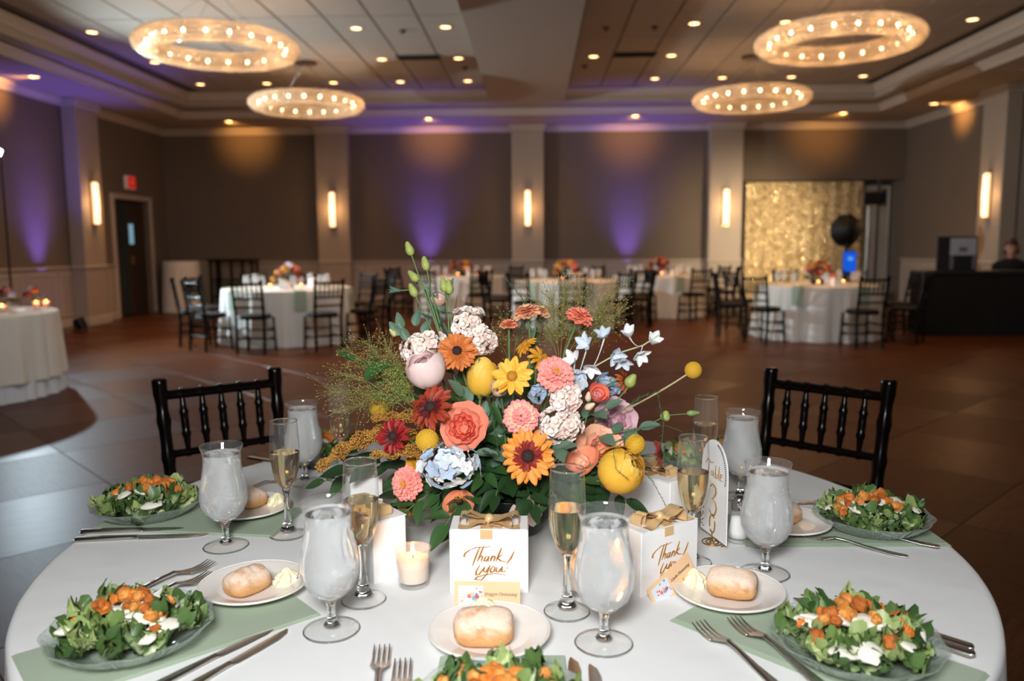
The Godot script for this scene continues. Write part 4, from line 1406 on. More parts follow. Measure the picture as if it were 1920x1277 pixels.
func name_card(label: String, at: Vector3, basis_: Basis, written: String) -> void:
	var t = thing("name_card", label, "card", at, 0.0, "peach name cards on the near table")
	t.transform.basis = basis_
	var a := Acc.new()
	a.box(Vector3(0.108, 0.047, 0.0009), Vector3(0, 0.0235, 0), 0.0)
	part("card", a, mats["peach card"], t)
	if written == "": return
	a = Acc.new()
	a.box(Vector3(0.040, 0.033, 0.0003), Vector3(-0.027, 0.0235, 0.0006), 0.0)
	part("pale_print", a, mat("pale blue print", rgb(222, 226, 236), 0.7), t)
	rng.seed = written.length()
	var tint = [rgb(226, 120, 112), rgb(244, 200, 150), rgb(130, 160, 200), rgb(196, 90, 96), rgb(110, 140, 150), rgb(240, 176, 140), rgb(160, 190, 220)]
	for k in 16:
		a = Acc.new()
		var c = Vector3(-0.027 + rng.randf_range(-0.019, 0.019), 0.0235 + rng.randf_range(-0.0145, 0.0145), 0.0008)
		if k < 4: c = Vector3(-0.025 + 0.004 * k - 0.004, 0.0235 + 0.003 * sin(k * 2.0), 0.0009)
		a.ball(c, Vector3(0.0022 if k >= 4 else 0.0042, 0.0019 if k >= 4 else 0.0036, 0.0002), 7, 4)
		part("print_dot", a, mat("print tint %d" % (k % 7), tint[k % 7], 0.7), t)
	part("lettering", lettering(written, 0.0062, 0.3, 0.0004), mats["dark ink"], t, Transform3D(Basis.IDENTITY, Vector3(0.0225, 0.027, 0.0007)))
	part("lettering", lettering("1", 0.006, 0.25, 0.0004), mats["dark ink"], t, Transform3D(Basis.IDENTITY, Vector3(0.023, 0.013, 0.0007)))

func ruffle(sd: int, l: float, w: float) -> ArrayMesh:     # a torn piece of lettuce, pale at the rib
	var n := FastNoiseLite.new()
	n.seed = sd
	n.frequency = 1.0
	var a := Acc.new()
	a.grid(16, 10, func(u, v):
		var x = u * l
		var s = (v - 0.5) * 2.0
		var edge = 0.82 + 0.3 * n.get_noise_2d(u * 2.2, s * 1.4) + 0.10 * sin(u * 26.0 + sd) * absf(s)
		var z = s * w * 0.5 * sin(PI * clampf(0.12 + 0.8 * u, 0, 1)) * edge
		var ruf = pow(maxf(absf(s), u), 3.0) * 0.18 * w * sin(u * 13.0 + s * 9.0 + sd)
		var y = 0.35 * l * u * u * (0.6 + 0.4 * sin(sd)) + 0.25 * w * s * s + ruf + 0.15 * w * n.get_noise_2d(u * 3 + 5, s * 2)
		a.col = rgb(226, 230, 184).lerp([rgb(112, 136, 74), rgb(82, 110, 58), rgb(150, 168, 104), rgb(66, 94, 48)][sd % 4], clampf(0.25 + 1.4 * maxf(absf(s) - 0.12, 0.0) + 0.5 * (u - 0.3), 0, 1)).srgb_to_linear()
		return Vector3(x, y, z))
	return a.mesh()

func salad(where: String, at: Vector3, sd: int, seen := true) -> void:
	rng.seed = sd
	if not proto.has("plate"):
		var a := Acc.new()
		var sc = func(th, r, _y): return r * (1.0 + 0.022 * cos(th * 11.0) * pow(r / 0.116, 4.0))
		a.lathe([[0, 0.0], [0.055, 0.0], [0.072, 0.003], [0.096, 0.016], [0.113, 0.031], [0.1165, 0.0335], [0.1165, 0.035], [0.1135, 0.0345], [0.0945, 0.020], [0.070, 0.0065], [0.052, 0.0035], [0, 0.0035]], 88, sc)
		var pt = thing("salad_plate", "scalloped glass plate of salad " + where, "plate", at, 0.0, "glass salad plates")
		part("glass_dish", a.mesh(true), mats["pressed glass"], pt)
		a = Acc.new()
		for k in 44:
			var th = TAU * k / 44
			var d = Vector3(cos(th), 0, sin(th))
			a.tube([d * 0.074 + Vector3(0, 0.0035, 0), d * 0.097 + Vector3(0, 0.0162, 0), d * 0.1135 + Vector3(0, 0.031, 0)], 0.0011, 4)
		part("moulded_ribs", a, mats["pressed glass"], pt)
		proto["plate"] = pt
		var lm = leafy("lettuce", Color.WHITE, 0.42, 0.3)
		lm.vertex_color_use_as_albedo = true
		for k in 8: proto["lettuce%d" % k] = ruffle(k, 0.062, 0.05)
		for k in 4:
			a = Acc.new()
			var f := FastNoiseLite.new()
			f.seed = k
			f.frequency = 60.0
			a.box(Vector3(0.015, 0.012, 0.013), Vector3.ZERO, 0.0028)
			for q in a.v.size(): a.v[q] *= 1.0 + 0.3 * f.get_noise_3dv(a.v[q])
			proto["crouton%d" % k] = a.mesh()
		for k in 4:
			a = Acc.new()
			var f := FastNoiseLite.new()
			f.seed = k + 9
			f.frequency = 45.0
			a.ball(Vector3.ZERO, Vector3(0.016, 0.0045, 0.012), 14, 7)
			for q in a.v.size(): a.v[q] *= 1.0 + 0.7 * f.get_noise_3dv(a.v[q])
			proto["dressing%d" % k] = a.mesh()
		for k in 3: triplanar(mat("crouton %d" % k, [Color(1, 1, 1), Color(1.0, 0.9, 0.8), Color(0.85, 0.72, 0.6)][k], 0.75), noise(0.07, [rgb(176, 96, 32), rgb(214, 138, 58), rgb(232, 176, 104)], 3, FastNoiseLite.TYPE_SIMPLEX, 128), Vector3(14, 14, 14), 0.06)
		mat("dressing", rgb(238, 234, 220), 0.35)
	else: copy(proto["plate"], "scalloped glass plate of salad " + where, at, rng.randf() * 6.0, "glass salad plates")
	var t = thing("salad", "lettuce salad with croutons and dressing " + where, "salad", at + Vector3(0, 0.006, 0), 0.0, "salads on the near table")
	for k in 44:
		var th = TAU * k * 0.618
		var rr = 0.088 * sqrt((k + 0.5) / 44.0)
		var out = Vector3(cos(th), 0, sin(th))
		var p = out * rr + Vector3(0, 0.008 + 0.026 * (1.0 - pow(rr / 0.09, 2.0)) * rng.randf_range(0.5, 1.0), 0)
		if rr > 0.06: p.y += 0.006
		var b = Basis(Vector3.UP, -th + rng.randf_range(-1.4, 1.4)) * Basis(Vector3.BACK, rng.randf_range(-0.2, 0.75)) * Basis(Vector3.RIGHT, rng.randf_range(-0.8, 0.8))
		var s = rng.randf_range(0.8, 1.3) * (0.85 if rr > 0.07 else 1.0)
		part("lettuce_leaf", proto["lettuce%d" % rng.randi_range(0, 7)], mats["lettuce"], t, Transform3D(b.scaled(Vector3.ONE * s), p - b * Vector3(0.03 * s, 0, 0)))
	for k in 20:
		var p = Vector3(rng.randfn(0, 0.04), 0, rng.randfn(0, 0.034)).limit_length(0.078)
		p.y = 0.022 + 0.028 * (1.0 - pow(p.length() / 0.09, 2.0)) + 0.005
		part("dressing", proto["dressing%d" % (k % 4)], mats["dressing"], t, Transform3D(Basis.from_euler(Vector3(rng.randf_range(-0.4, 0.4), rng.randf() * 6, rng.randf_range(-0.4, 0.4))).scaled(Vector3.ONE * rng.randf_range(0.7, 1.5)), p))
	var axis = rng.randf() * TAU
	for k in 21:
		var p = Vector3(rng.randfn(0, 0.042), 0, rng.randfn(0, 0.028)).rotated(Vector3.UP, 0.25 if sd % 2 else -0.3).limit_length(0.075)
		p.y = 0.026 + 0.034 * (1.0 - pow(p.length() / 0.09, 2.0)) + rng.randf() * 0.010
		part("crouton", proto["crouton%d" % (k % 4)], mats["crouton %d" % (k % 3)], t, Transform3D(Basis.from_euler(Vector3(rng.randf() * 6, rng.randf() * 6, rng.randf() * 6)).scaled(Vector3.ONE * rng.randf_range(0.9, 1.55)), p))

func bread(where: String, at: Vector3, roll_at: Vector3, roll_turn: float, butter_at: Vector3, sd: int, size: float) -> void:
	if not proto.has("bread_plate"):
		var t = thing("bread_plate", "white china bread plate " + where, "plate", at, 0.0, "white bread plates")
		var a := Acc.new()
		a.lathe([[0, 0.002], [0.050, 0.002], [0.052, 0.0], [0.056, 0.0], [0.060, 0.003], [0.088, 0.0125], [0.0915, 0.0145], [0.0915, 0.0162], [0.089, 0.0168], [0.083, 0.0155], [0.061, 0.0085], [0.056, 0.0062], [0, 0.0058]], 56)
		part("dish", a.mesh(true), mats["porcelain"], t)
		a = Acc.new()
		var ring = []
		for k in 57: ring.append(Vector3(cos(TAU * k / 56) * 0.0905, 0.0166, sin(TAU * k / 56) * 0.0905))
		a.tube(ring, 0.0013, 6, false)
		part("rim", a, mats["porcelain"], t)
		proto["bread_plate"] = t
		var m = mat("bread crust", Color.WHITE, 0.8)
		m.vertex_color_use_as_albedo = true
		triplanar(m, noise(0.05, [rgb(216, 200, 190), rgb(255, 250, 246), rgb(240, 228, 216)], 4), Vector3(9, 9, 9), 0.05)
		mat("butter", rgb(248, 238, 200), 0.45).subsurf_scatter_enabled = true
	else: copy(proto["bread_plate"], "white china bread plate " + where, at, 0.0, "white bread plates")
	var t = thing("bread_roll", "floured square bread roll " + where, "bread roll", roll_at + Vector3(0, 0.008, 0), roll_turn, "bread rolls on the near table")
	var a := Acc.new()
	var n := FastNoiseLite.new()
	n.seed = sd
	n.frequency = 14.0
	a.grid(40, 24, func(u, v):
		var th = TAU * u
		var ph = PI * v
		var d = Vector3(cos(th) * sin(ph), -cos(ph), sin(th) * sin(ph))
		var e = 4.2
		var r = pow(pow(absf(d.x), e) + pow(absf(d.y), e * 0.62) + pow(absf(d.z), e), -1.0 / e)
		var p = d * r
		p = Vector3(p.x * 0.048, p.y * 0.027, p.z * 0.036)
		p *= 1.0 + 0.07 * n.get_noise_3dv(p * 3.0)
		if p.y > 0: p.y += 0.006 * exp(-pow(p.z / 0.018, 2.0)) - 0.003 * exp(-pow((p.x - 0.008) / 0.004, 2.0)) * smoothstep(0.0, 0.02, p.y)
		p.y = maxf(p.y + 0.029, 0.0005)
		var top = smoothstep(0.020, 0.048, p.y + 0.012 * n.get_noise_3dv(p * 6.0))
		var c = rgb(222, 172, 116).lerp(rgb(244, 224, 208), top)
		if p.y < 0.008: c = rgb(190, 120, 62)
		a.col = c.lerp(rgb(206, 138, 84), clampf(1.5 * n.get_noise_3dv(p * 2.4 + Vector3.ONE) - 0.25, 0, 0.8)).srgb_to_linear()
		return p, true)
	part("crust", a, mats["bread crust"], t)
	t.scale = Vector3.ONE * size
	t = thing("butter_rosette", "piped rosette of pale butter " + where, "butter", butter_at + Vector3(0, 0.007, 0), rng.randf() * 6.0, "butter rosettes")
	a = Acc.new()
	a.lathe([[0, 0], [0.019, 0], [0.024, 0.004], [0.021, 0.010], [0.016, 0.012], [0.018, 0.016], [0.012, 0.021], [0.007, 0.0235], [0.006, 0.027], [0, 0.030]], 60, func(th, r, y): return r * (1.0 + 0.20 * cos(8.0 * th + y * 130.0)))
	part("swirl", a, mats["butter"], t)

func napkin(label: String, plate: Vector3, w := 0.17, start := 0.86, length := 0.42) -> void:
	var c = Vector3(-0.062, 0, -1.6)
	var d = Vector3(plate.x - c.x, 0, plate.z - c.z).normalized()
	var t = thing("napkin", label, "napkin", c + d * (start - length / 2) + Vector3(0, TH + 0.0003, 0), atan2(d.x, d.z), "sage napkins on the near table")
	var a := Acc.new()
	for k in 3: a.box(Vector3(w - 0.003 * k, 0.0014, length - 0.004 * k), Vector3(0.001 * k, 0.0014 + 0.0016 * k, 0), 0.0005)
	part("folded_cloth", a, mats["sage cloth"], t)

func near_table() -> void:
	var c = Vector3(-0.062, 0, -1.6)
	var t = thing("tablecloth", "white floor-length tablecloth on the near round table", "tablecloth", c)
	part("cloth", cloth_shape(0.88, TH, 14, 0.022, 31, 0.006, 300), mats["white cloth"], t)
	# glasses
	var g = [[424, 1025, "in front of the side chair with the knives pair, beside the farther salad"], [622, 1182, "large in front of the blank white box"], [1132, 1207, "in front of the thank-you boxes, nearest of all"], [1434, 1076, "before the pepper shaker and salt shaker"], [572, 905, "farthest, before the chair by the plume grass"], [1388, 933, "farthest, behind the table number card"]]
	g[0][2] = "between two knives and the farther bread plate"
	rng.seed = 3
	for e in g: goblet("misted goblet of iced water " + e[2], on(e[0], e[1]))
	var f = [[540, 1003, "between two goblets by the farther bread plate"], [682, 1126, "against the blank white box beside the lit candle"], [1063, 1148, "beside the middle thank-you box"], [1296, 1055, "between angled thank-you box and table number"], [640, 897, "farthest, behind the brown plume by the chair"], [1320, 932, "farthest, half hidden by the table number"]]
	for e in f: flute("champagne flute " + e[2], on(e[0], e[1]))
	# favour boxes and cards
	var m = on(917, 1112)
	favour_box("white favour box with gold Thank you facing front and satin bow", Vector3(m.x, TH, m.z - 0.033), 0.01, true)
	m = on(1232, 1112)
	favour_box("white favour box with gold Thank you turned towards the salt shaker", Vector3(m.x + 0.005, TH, m.z - 0.045), 0.62, true)
	var q = on(702, 1097)
	favour_box("blank white end of a favour box behind the lit candle and flute", Vector3(q.x + 0.067 * -0.64 + 0.033 * 0.77, TH, q.z - 0.067 * 0.77 - 0.033 * 0.64), -0.88, true)
	q = on(648, 1000)
	favour_box("white favour box under the brown plume, behind a flute", Vector3(q.x + 0.02, TH, q.z - 0.07), 1.95, false)
	q = on(1236, 1005)
	favour_box("white favour box with gold bow behind the yellow ranunculus", Vector3(q.x + 0.0, TH, q.z - 0.07), 2.3, false)
	m = on(913, 1146)
	name_card("peach name card leaning on the middle thank-you box", Vector3(m.x, TH, m.z), Basis(Vector3.UP, -0.03) * Basis(Vector3.RIGHT, -0.22), "Maggie Flemming")
	m = on(1270, 1114)
	name_card("tilted peach name card beside the butter and bread roll", Vector3(m.x, TH + 0.001, m.z), Basis(Vector3.UP, 0.62) * Basis(Vector3.RIGHT, -0.15) * Basis(Vector3.BACK, 0.40), "Linda Flemming")
	m = on(1312, 992)
	name_card("blank peach card standing behind the table number", Vector3(m.x - 0.01, TH, m.z - 0.06), Basis(Vector3.UP, 0.9) * Basis(Vector3.RIGHT, -0.2), "")
	m = on(715, 945)
	name_card("blank peach card standing behind the flute under the plume", Vector3(m.x, TH, m.z - 0.01), Basis(Vector3.UP, -0.7) * Basis(Vector3.BACK, 1.2), "")
	# candles
	votive("lit votive candle in clear glass in front of the blank white box", on(775, 1097), "votive candles on the near table", 0.0006)
	votive("votive candle half hidden between flute and nearest goblet", on(1090, 1110), "votive candles on the near table", 0.0006)
	# table number on a gold spiral stand
	m = on(1337, 1018)
	t = thing("table_number", "white arched table card with gold Table 3 in a gold spiral stand", "table number", m, -1.32)
	var poly := PackedVector2Array()
	var w = 0.054
	poly.append(Vector2(-w, 0.0)); poly.append(Vector2(w, 0.0)); poly.append(Vector2(w, 0.135))
	for k in range(1, 16): poly.append(Vector2(w * cos(PI * k / 16), 0.135 + 0.060 * sin(PI * k / 16)))
	poly.append(Vector2(-w, 0.135))
	var a := Acc.new()
	a.tr.origin = Vector3(0, 0.014, 0.001)
	a.prism(poly, 0.0022)
	part("card", a, mats["white card"], t)
	a = Acc.new()
	for k in 46:
		var th = -0.35 + PI * 0.62 * k / 22.0
		if k < 23: a.grain(Vector3((w - 0.006) * cos(th * 0.8), 0.014 + 0.132 + 0.058 * sin(th * 0.8), 0.0015), 0.0017)
		else: a.grain(Vector3(-w + 0.006 + 0.006 * sin(k * 1.7), 0.022 + (k - 23) * 0.0035, 0.0015), 0.0016)
	part("beaded_edge", a, mats["dark ink"], t)
	a = Acc.new()
	strokes(a, pen([[-26, 4, -14, -10, 2, -2, 16, -8], [-6, -6, -10, 14, -14, 30], [10, 14, 2, 18, 2, 28, 12, 26, 14, 14, 14, 28, 20, 30], [26, -2, 24, 28, 32, 30, 34, 20, 26, 18], [44, -4, 40, 28, 46, 30], [50, 22, 58, 18, 56, 12, 50, 14, 48, 26, 56, 30, 62, 26]], 18, 10), 0.00082, 0.0016)
	part("lettering", a, mats["gold foil"], t, Transform3D(Basis.IDENTITY, Vector3(0, 0.150, 0.0012)))
	a = Acc.new()
	strokes(a, pen([[-16, -24, -6, -32, 8, -28, 10, -16, 0, -4, -8, -1], [-8, -1, 8, 3, 13, 16, 6, 30, -8, 32, -18, 24]], 0, 0), 0.00098, 0.0028)
	part("lettering", a, mats["gold foil"], t, Transform3D(Basis.IDENTITY, Vector3(0, 0.088, 0.0012)))
	a = Acc.new()
	var sp = []
	for k in 90:
		var th = k * 0.21
		sp.append(Vector3(cos(th), 0, sin(th)) * (0.004 + 0.022 * k / 89.0) + Vector3(0, 0.0016, 0))
	a.tube(sp, 0.0013, 6)
	var lp = []
	for k in 25: lp.append(Vector3(sin(TAU * k / 24) * 0.011, 0.040 - cos(TAU * k / 24) * 0.018, 0.003))
	a.tube(lp, 0.0013, 6, false)
	a.tube([Vector3(0.004, 0.0016, 0), Vector3(0, 0.01, 0.003), Vector3(0, 0.022, 0.003)], 0.0013, 6)
	part("spiral_stand", a, mats["brass"], t)
	# shakers
	for s in [[on(1384, 1014), "glass salt shaker with chrome cap beside the table number", mat("salt", rgb(238, 238, 236), 0.9)], [on(1424, 1022), "glass pepper shaker half hidden behind a misted goblet", mat("pepper", rgb(120, 96, 66), 0.95)]]:
		t = thing("pepper_shaker" if "pepper" in s[1] else "salt_shaker", s[1], "shaker", s[0], 0.3)
		a = Acc.new()
		a.lathe([[0, 0], [0.0225, 0], [0.0235, 0.003], [0.0215, 0.02], [0.0165, 0.055], [0.0135, 0.066], [0.0135, 0.07], [0, 0.07]], 10)
		part("glass_body", a, pane("shaker glass", Color(1, 1, 1, 0.12)), t)
		a = Acc.new()
		a.lathe([[0, 0.010], [0.0195, 0.010], [0.0185, 0.022], [0.0145, 0.05], [0, 0.052]], 20)
		part("filling", a, s[2], t)
		a = Acc.new()
		a.lathe([[0.0145, 0.064], [0.0152, 0.066], [0.0148, 0.084], [0.0115, 0.091], [0.006, 0.0945], [0, 0.095]], 24)
		part("cap", a, mats["chrome"], t)
	# place settings
	var n1 = "beside the two knives by the side chair"
	var seats = [["at the place with paired knives", Vector3(-0.855, TH, -1.68), 41], ["at the corner place beside the crossed forks", Vector3(-0.60, TH, -1.105), 42], ["at the middle place nearest the camera", Vector3(-0.045, TH, -0.905), 44], ["at the corner place with steel forks on napkin", Vector3(0.452, TH, -1.09), 43], ["at the place with two forks, bar side", Vector3(0.69, TH, -1.615), 46]]
	for k in 5:
		napkin("folded sage napkin " + seats[k][0], seats[k][1], 0.18, 0.87, 0.40 if k != 2 else 0.36)
		salad(seats[k][0], seats[k][1] + Vector3(0, 0.0055, 0), seats[k][2])
	salad("at the far place behind the table number card", on(1318, 874), 47)
	napkin("folded sage napkin at the far place behind the table card", on(1318, 874), 0.18, 0.87, 0.36)
	salad("at the far place behind the brown plume and flute", on(606, 862), 48)
	var br = [[on(465, 965), on(468, 958), -0.5, on(521, 953)], [on(478, 1112), on(464, 1122), 0.95, on(538, 1102)], [on(918, 1204), on(908, 1216), 0.04, on(906, 1160)], [on(1366, 1122), on(1372, 1128), -0.38, on(1301, 1104)], [on(1472, 992), on(1466, 990), 0.5, on(1440, 975)]]
	for k in 5: bread(seats[k][0], br[k][0] + Vector3(0, 0.0055 if k != 3 else 0.003, 0), br[k][1], br[k][2], br[k][3], 50 + k, [0.78, 0.76, 0.90, 0.84, 0.78][k])
	# cutlery
	var fk = "forks on the near table"
	lay("fork", "fork with its tines up, outer one above the corner salad", "fork", on(175, 1148), on(398, 1062), 0, fk)
	lay("fork", "fork half hidden behind the corner salad plate", "fork", on(190, 1172), on(396, 1086), 0, fk, 0.004)
	lay("fork", "fork tip peeping out behind the farther bread roll", "fork", on(412, 938), on(497, 913), 1.0, fk)
	lay("fork", "outer fork of the middle place, tines only in view", "fork", on(694, 1400), on(719, 1206), 0, fk)
	lay("fork", "inner fork of the middle place, lower tines", "fork", on(738, 1440), on(757, 1234), 0, fk)
	lay("fork", "fork lying on white cloth, tines towards the bread plate", "fork", on(1495, 1322), on(1288, 1162), 0, fk)
	lay("fork", "fork lying on the sage napkin beside the big salad", "fork", on(1570, 1320), on(1366, 1170), 0, fk, 0.006)
	lay("fork", "fork on white cloth nearer of the pair at the bar-side place", "fork", on(1703, 1047), on(1499, 1008), 0, fk)
	lay("fork", "fork farther of the pair, touching the bar-side salad plate", "fork", on(1762, 1032), on(1538, 994), 0, fk, 0.004)
	var kf = "knives on the near table"
	lay("knife", "knife next to the sage napkin by the farther salad", "knife", on(151, 1001), on(395, 993), 0, kf)
	lay("knife", "outer knife on white cloth by the farther salad", "knife", on(140, 1016), on(389, 1006), 0, kf)
	lay("knife", "knife next to the corner salad plate, pointed tip", "knife", on(285, 1295), on(514, 1180), 0, kf)
	lay("knife", "outer knife of the corner place, tip on white cloth", "knife", on(318, 1315), on(527, 1194), 0, kf)
	lay("knife", "knife tip of the middle place catching amber light", "knife", on(1064, 1440), on(1078, 1238), 0, kf)
	lay("knife", "outer knife tip of the middle place on white cloth", "knife", on(1128, 1440), on(1113, 1250), 0, kf)
	lay("knife", "upper knife behind the big salad plate", "knife", on(1826, 1222), on(1505, 1117), 0, kf)
	lay("knife", "lower knife behind the big salad plate, partly on napkin", "knife", on(1828, 1241), on(1478, 1125), 0, kf, 0.005)
	lay("knife", "knife behind the bar-side salad plate", "knife", on(1680, 940), on(1492, 947), 0, kf)
	lay("knife", "knife near the far chair by the plume", "knife", on(466, 861), on(598, 884), 0, kf)

# ---------------------------------------------------------------- the flower centrepiece
var shapes := {}
func petal(key: String, l: float, w: float, cup := 0.2, curl := 0.2, blunt := 0.6, nick := 0.0) -> ArrayMesh:   # along +x, upper side +y
	if shapes.has(key): return shapes[key]
	var a := Acc.new()
	a.grid(7, 6, func(u, v):
		var s = v * 2.0 - 1.0
		var ww = w * 0.5 * pow(sin(PI * clampf(pow(u, blunt) * 0.92 + 0.06, 0, 1)), 0.75)
		var x = l * u * (1.0 - nick * maxf(0.0, u - 0.7) * (1.0 - absf(s)) * 2.0)
		return Vector3(x, cup * s * s * ww + curl * l * u * u + 0.04 * w * sin(s * 6.0) * u, s * ww))
	shapes[key] = a.mesh()
	return shapes[key]

func cup_petal(key: String, r: float, open: float, wide: float, flare := 0.0, wave := 0.0) -> ArrayMesh:    # a petal wrapped round a ball, foot at the origin
	if shapes.has(key): return shapes[key]
	var a := Acc.new()
	a.grid(9, 9, func(u, v):
		var s = v * 2.0 - 1.0
		var th = u * open * (1.0 - 0.10 * s * s)
		var ph = s * wide * pow(sin(PI * clampf(0.10 + 0.62 * u, 0, 1)), 0.7)
		var rr = r * (1.0 + flare * pow(u, 4.0)) + wave * r * sin(s * 7.0) * u * u
		return Vector3(rr * sin(th) * cos(ph), r - rr * cos(th), rr * sin(th) * sin(ph)))
	shapes[key] = a.mesh()
	return shapes[key]

func stem_of(t: Node3D, head: Vector3, away: Vector3, r := 0.0018, m: Material = null, from := Vector3.INF) -> void:   # from the foam in the bowl to the back of the head
	var foot = from if from != Vector3.INF else Vector3(clampf(head.x * 0.25, -0.05, 0.05), 0.085, clampf(head.z * 0.25, -0.05, 0.05))
	var a := Acc.new()
	var pts = []
	for k in 11:
		var u = k / 10.0
		var c1 = foot.lerp(head, 0.45) + Vector3(0, 0.03, 0)
		var c2 = head - away * head.distance_to(foot) * 0.28
		pts.append(foot.bezier_interpolate(c1, c2, head, u))
	a.tube(pts, [r * 1.25, r * 1.2, r * 1.1, r], 6)
	part("stem", a, m if m else mats["stem green"], t)

func ring(t: Node3D, hd: Transform3D, m: ArrayMesh, mt: Material, n: int, r: float, y: float, tilt: float, scale := 1.0, spin := 0.0, jit := 0.12, called := "petal") -> void:
	for k in n:
		var th = TAU * (k + spin) / n + rng.randf_range(-jit, jit) * TAU / n
		var b = Basis(Vector3.UP, th) * Basis(Vector3.BACK, tilt + rng.randf_range(-jit, jit)) * Basis(Vector3.RIGHT, rng.randf_range(-jit, jit) * 1.5)
		part(called, m, mt, t, hd * Transform3D(b.scaled(Vector3.ONE * scale * rng.randf_range(0.93, 1.07)), Basis(Vector3.UP, th) * Vector3(r, y, 0)))

func dome(t: Node3D, called: String, hd: Transform3D, r: float, h: float, mt: Material, n := 90, bump := 0.12) -> void:   # a flower's centre: a low dome set with florets
	var a := Acc.new()
	a.tr = hd
	a.ball(Vector3.ZERO, Vector3(r * 0.93, h * 0.93, r * 0.93), 14, 8)
	for k in n:
		var y = 1.0 - (k + 0.5) / n
		var q = sqrt(1.0 - y * y)
		var th = k * 2.39996
		a.grain(Vector3(cos(th) * q * r, y * h, sin(th) * q * r), r * bump)
	part(called, a, mt, t)

func bloom(called: String, label: String, cat: String, px: float, py: float, dz: float, aim: Vector3, spin := 0.0) -> Array:   # [thing at the bowl's foot, transform of the head]
	var p = deep(px, py, bowl.z + dz) - bowl
	var toward = aim
	if aim == Vector3.ZERO: toward = (cam.position - bowl - p).normalized() * 1.1 + (p - Vector3(0, 0.10, 0)).normalized() * 0.75
	var t = thing(called, label, cat, bowl)
	return [t, Transform3D(facing(toward, spin), p)]

const CAT := "flower"
func zinnia(label: String, px, py, dz, r: float, cols: Array, centre, aim := Vector3.ZERO, group := "zinnias in the centrepiece") -> void:
	var e = bloom("zinnia", label, CAT, px, py, dz, aim, rng.randf() * 6)
	var hd: Transform3D = e[1]
	e[0].set_meta("group", group)
	stem_of(e[0], hd.origin, hd.basis.y, 0.0026)
	var m = petal("zinnia", 1.0, 0.50, 0.25, -0.10, 1.7, 0.12)
	for k in 5:
		var s = r * [0.98, 0.86, 0.70, 0.52, 0.36][k]
		ring(e[0], hd, m, cols[k % cols.size()], [20, 19, 16, 13, 9][k], r * 0.08, r * 0.10 * k, [0.02, 0.14, 0.28, 0.46, 0.75][k], s, k * 0.5)
	if centre: dome(e[0], "flower_centre", hd * Transform3D(Basis.IDENTITY, Vector3(0, r * 0.22, 0)), r * 0.30, r * 0.28, centre, 60, 0.16)
	var a := Acc.new()
	a.tr = hd
	a.lathe([[0, -r * 0.28], [r * 0.16, -r * 0.24], [r * 0.34, -r * 0.08], [r * 0.36, 0.0], [0, 0.0]], 14)
	part("calyx", a, mats["stem green"], e[0])

func rudbeckia(label: String, px, py, dz, r: float, outer: Material, inner: Material, eye: Material, n := 17, aim := Vector3.ZERO, droop := 0.0) -> void:
	var e = bloom("rudbeckia", label, CAT, px, py, dz, aim, rng.randf() * 6)
	var hd: Transform3D = e[1]
	stem_of(e[0], hd.origin, hd.basis.y, 0.0024)
	var m = petal("ray%d" % int(droop * 10 + n), 1.0, 0.34 if n > 11 else 0.46, 0.35, -0.12 - droop, 1.5 if n > 11 else 1.0, 0.14)
	var mi = petal("rayinner%d" % int(droop * 10), 0.52, 0.26, 0.35, -0.05 - droop * 0.5, 1.1)
	ring(e[0], hd, m, outer, n, r * 0.1, 0.0, 0.06, r * 0.93, 0.0, 0.22)
	ring(e[0], hd, m, outer, n - 3, r * 0.1, r * 0.025, 0.16, r * 0.80, 0.5, 0.22)
	if inner: ring(e[0], hd, mi, inner, n, r * 0.1, r * 0.055, 0.20, r * 0.92, 0.25, 0.15, "inner_petal")
	dome(e[0], "flower_centre", hd * Transform3D(Basis.IDENTITY, Vector3(0, r * 0.05, 0)), r * 0.26, r * 0.20, eye, 70, 0.12)

func rose(called: String, label: String, px, py, dz, r: float, cols: Array, layers: int, aim := Vector3.ZERO, open := 2.0, wave := 0.0, flare := 0.15, inner := 0.30, stretch := 1.0) -> Node3D:
	var e = bloom(called, label, CAT, px, py, dz, aim, rng.randf() * 6)
	var hd: Transform3D = e[1]
	hd.origin -= hd.basis.y * r * 0.8 * stretch
	hd.basis = hd.basis * Basis.from_scale(Vector3(1, stretch, 1))
	stem_of(e[0], hd.origin, hd.basis.y, 0.0026)
	for k in layers:
		var f = float(k) / maxf(layers - 1, 1)               # 0 outside, 1 inside
		var m = cup_petal("%s%d_%d_%d" % [called, k, int(open * 10), int(wave * 100)], 1.0, lerpf(open * 0.86, open * 1.06, f), lerpf(0.95, 0.75, f), lerpf(flare, -0.05, minf(f * 2.0, 1.0)), wave * (0.4 + f))
		ring(e[0], hd, m, cols[mini(int(f * cols.size()), cols.size() - 1)], 7 if inner > 0.7 else 5 if k < layers - 2 else 4, 0.0, r * 0.07 * f, lerpf(-0.04, 0.10, f), r * lerpf(1.0, inner, f), k * 0.5, 0.10)
	var a := Acc.new()
	a.tr = hd
	a.lathe([[0, -r * 0.15], [r * 0.12, -r * 0.12], [r * 0.22, 0.0], [r * 0.16, r * 0.06], [0, r * 0.08]], 12)
	part("calyx", a, mats["stem green"], e[0])
	return e[0]

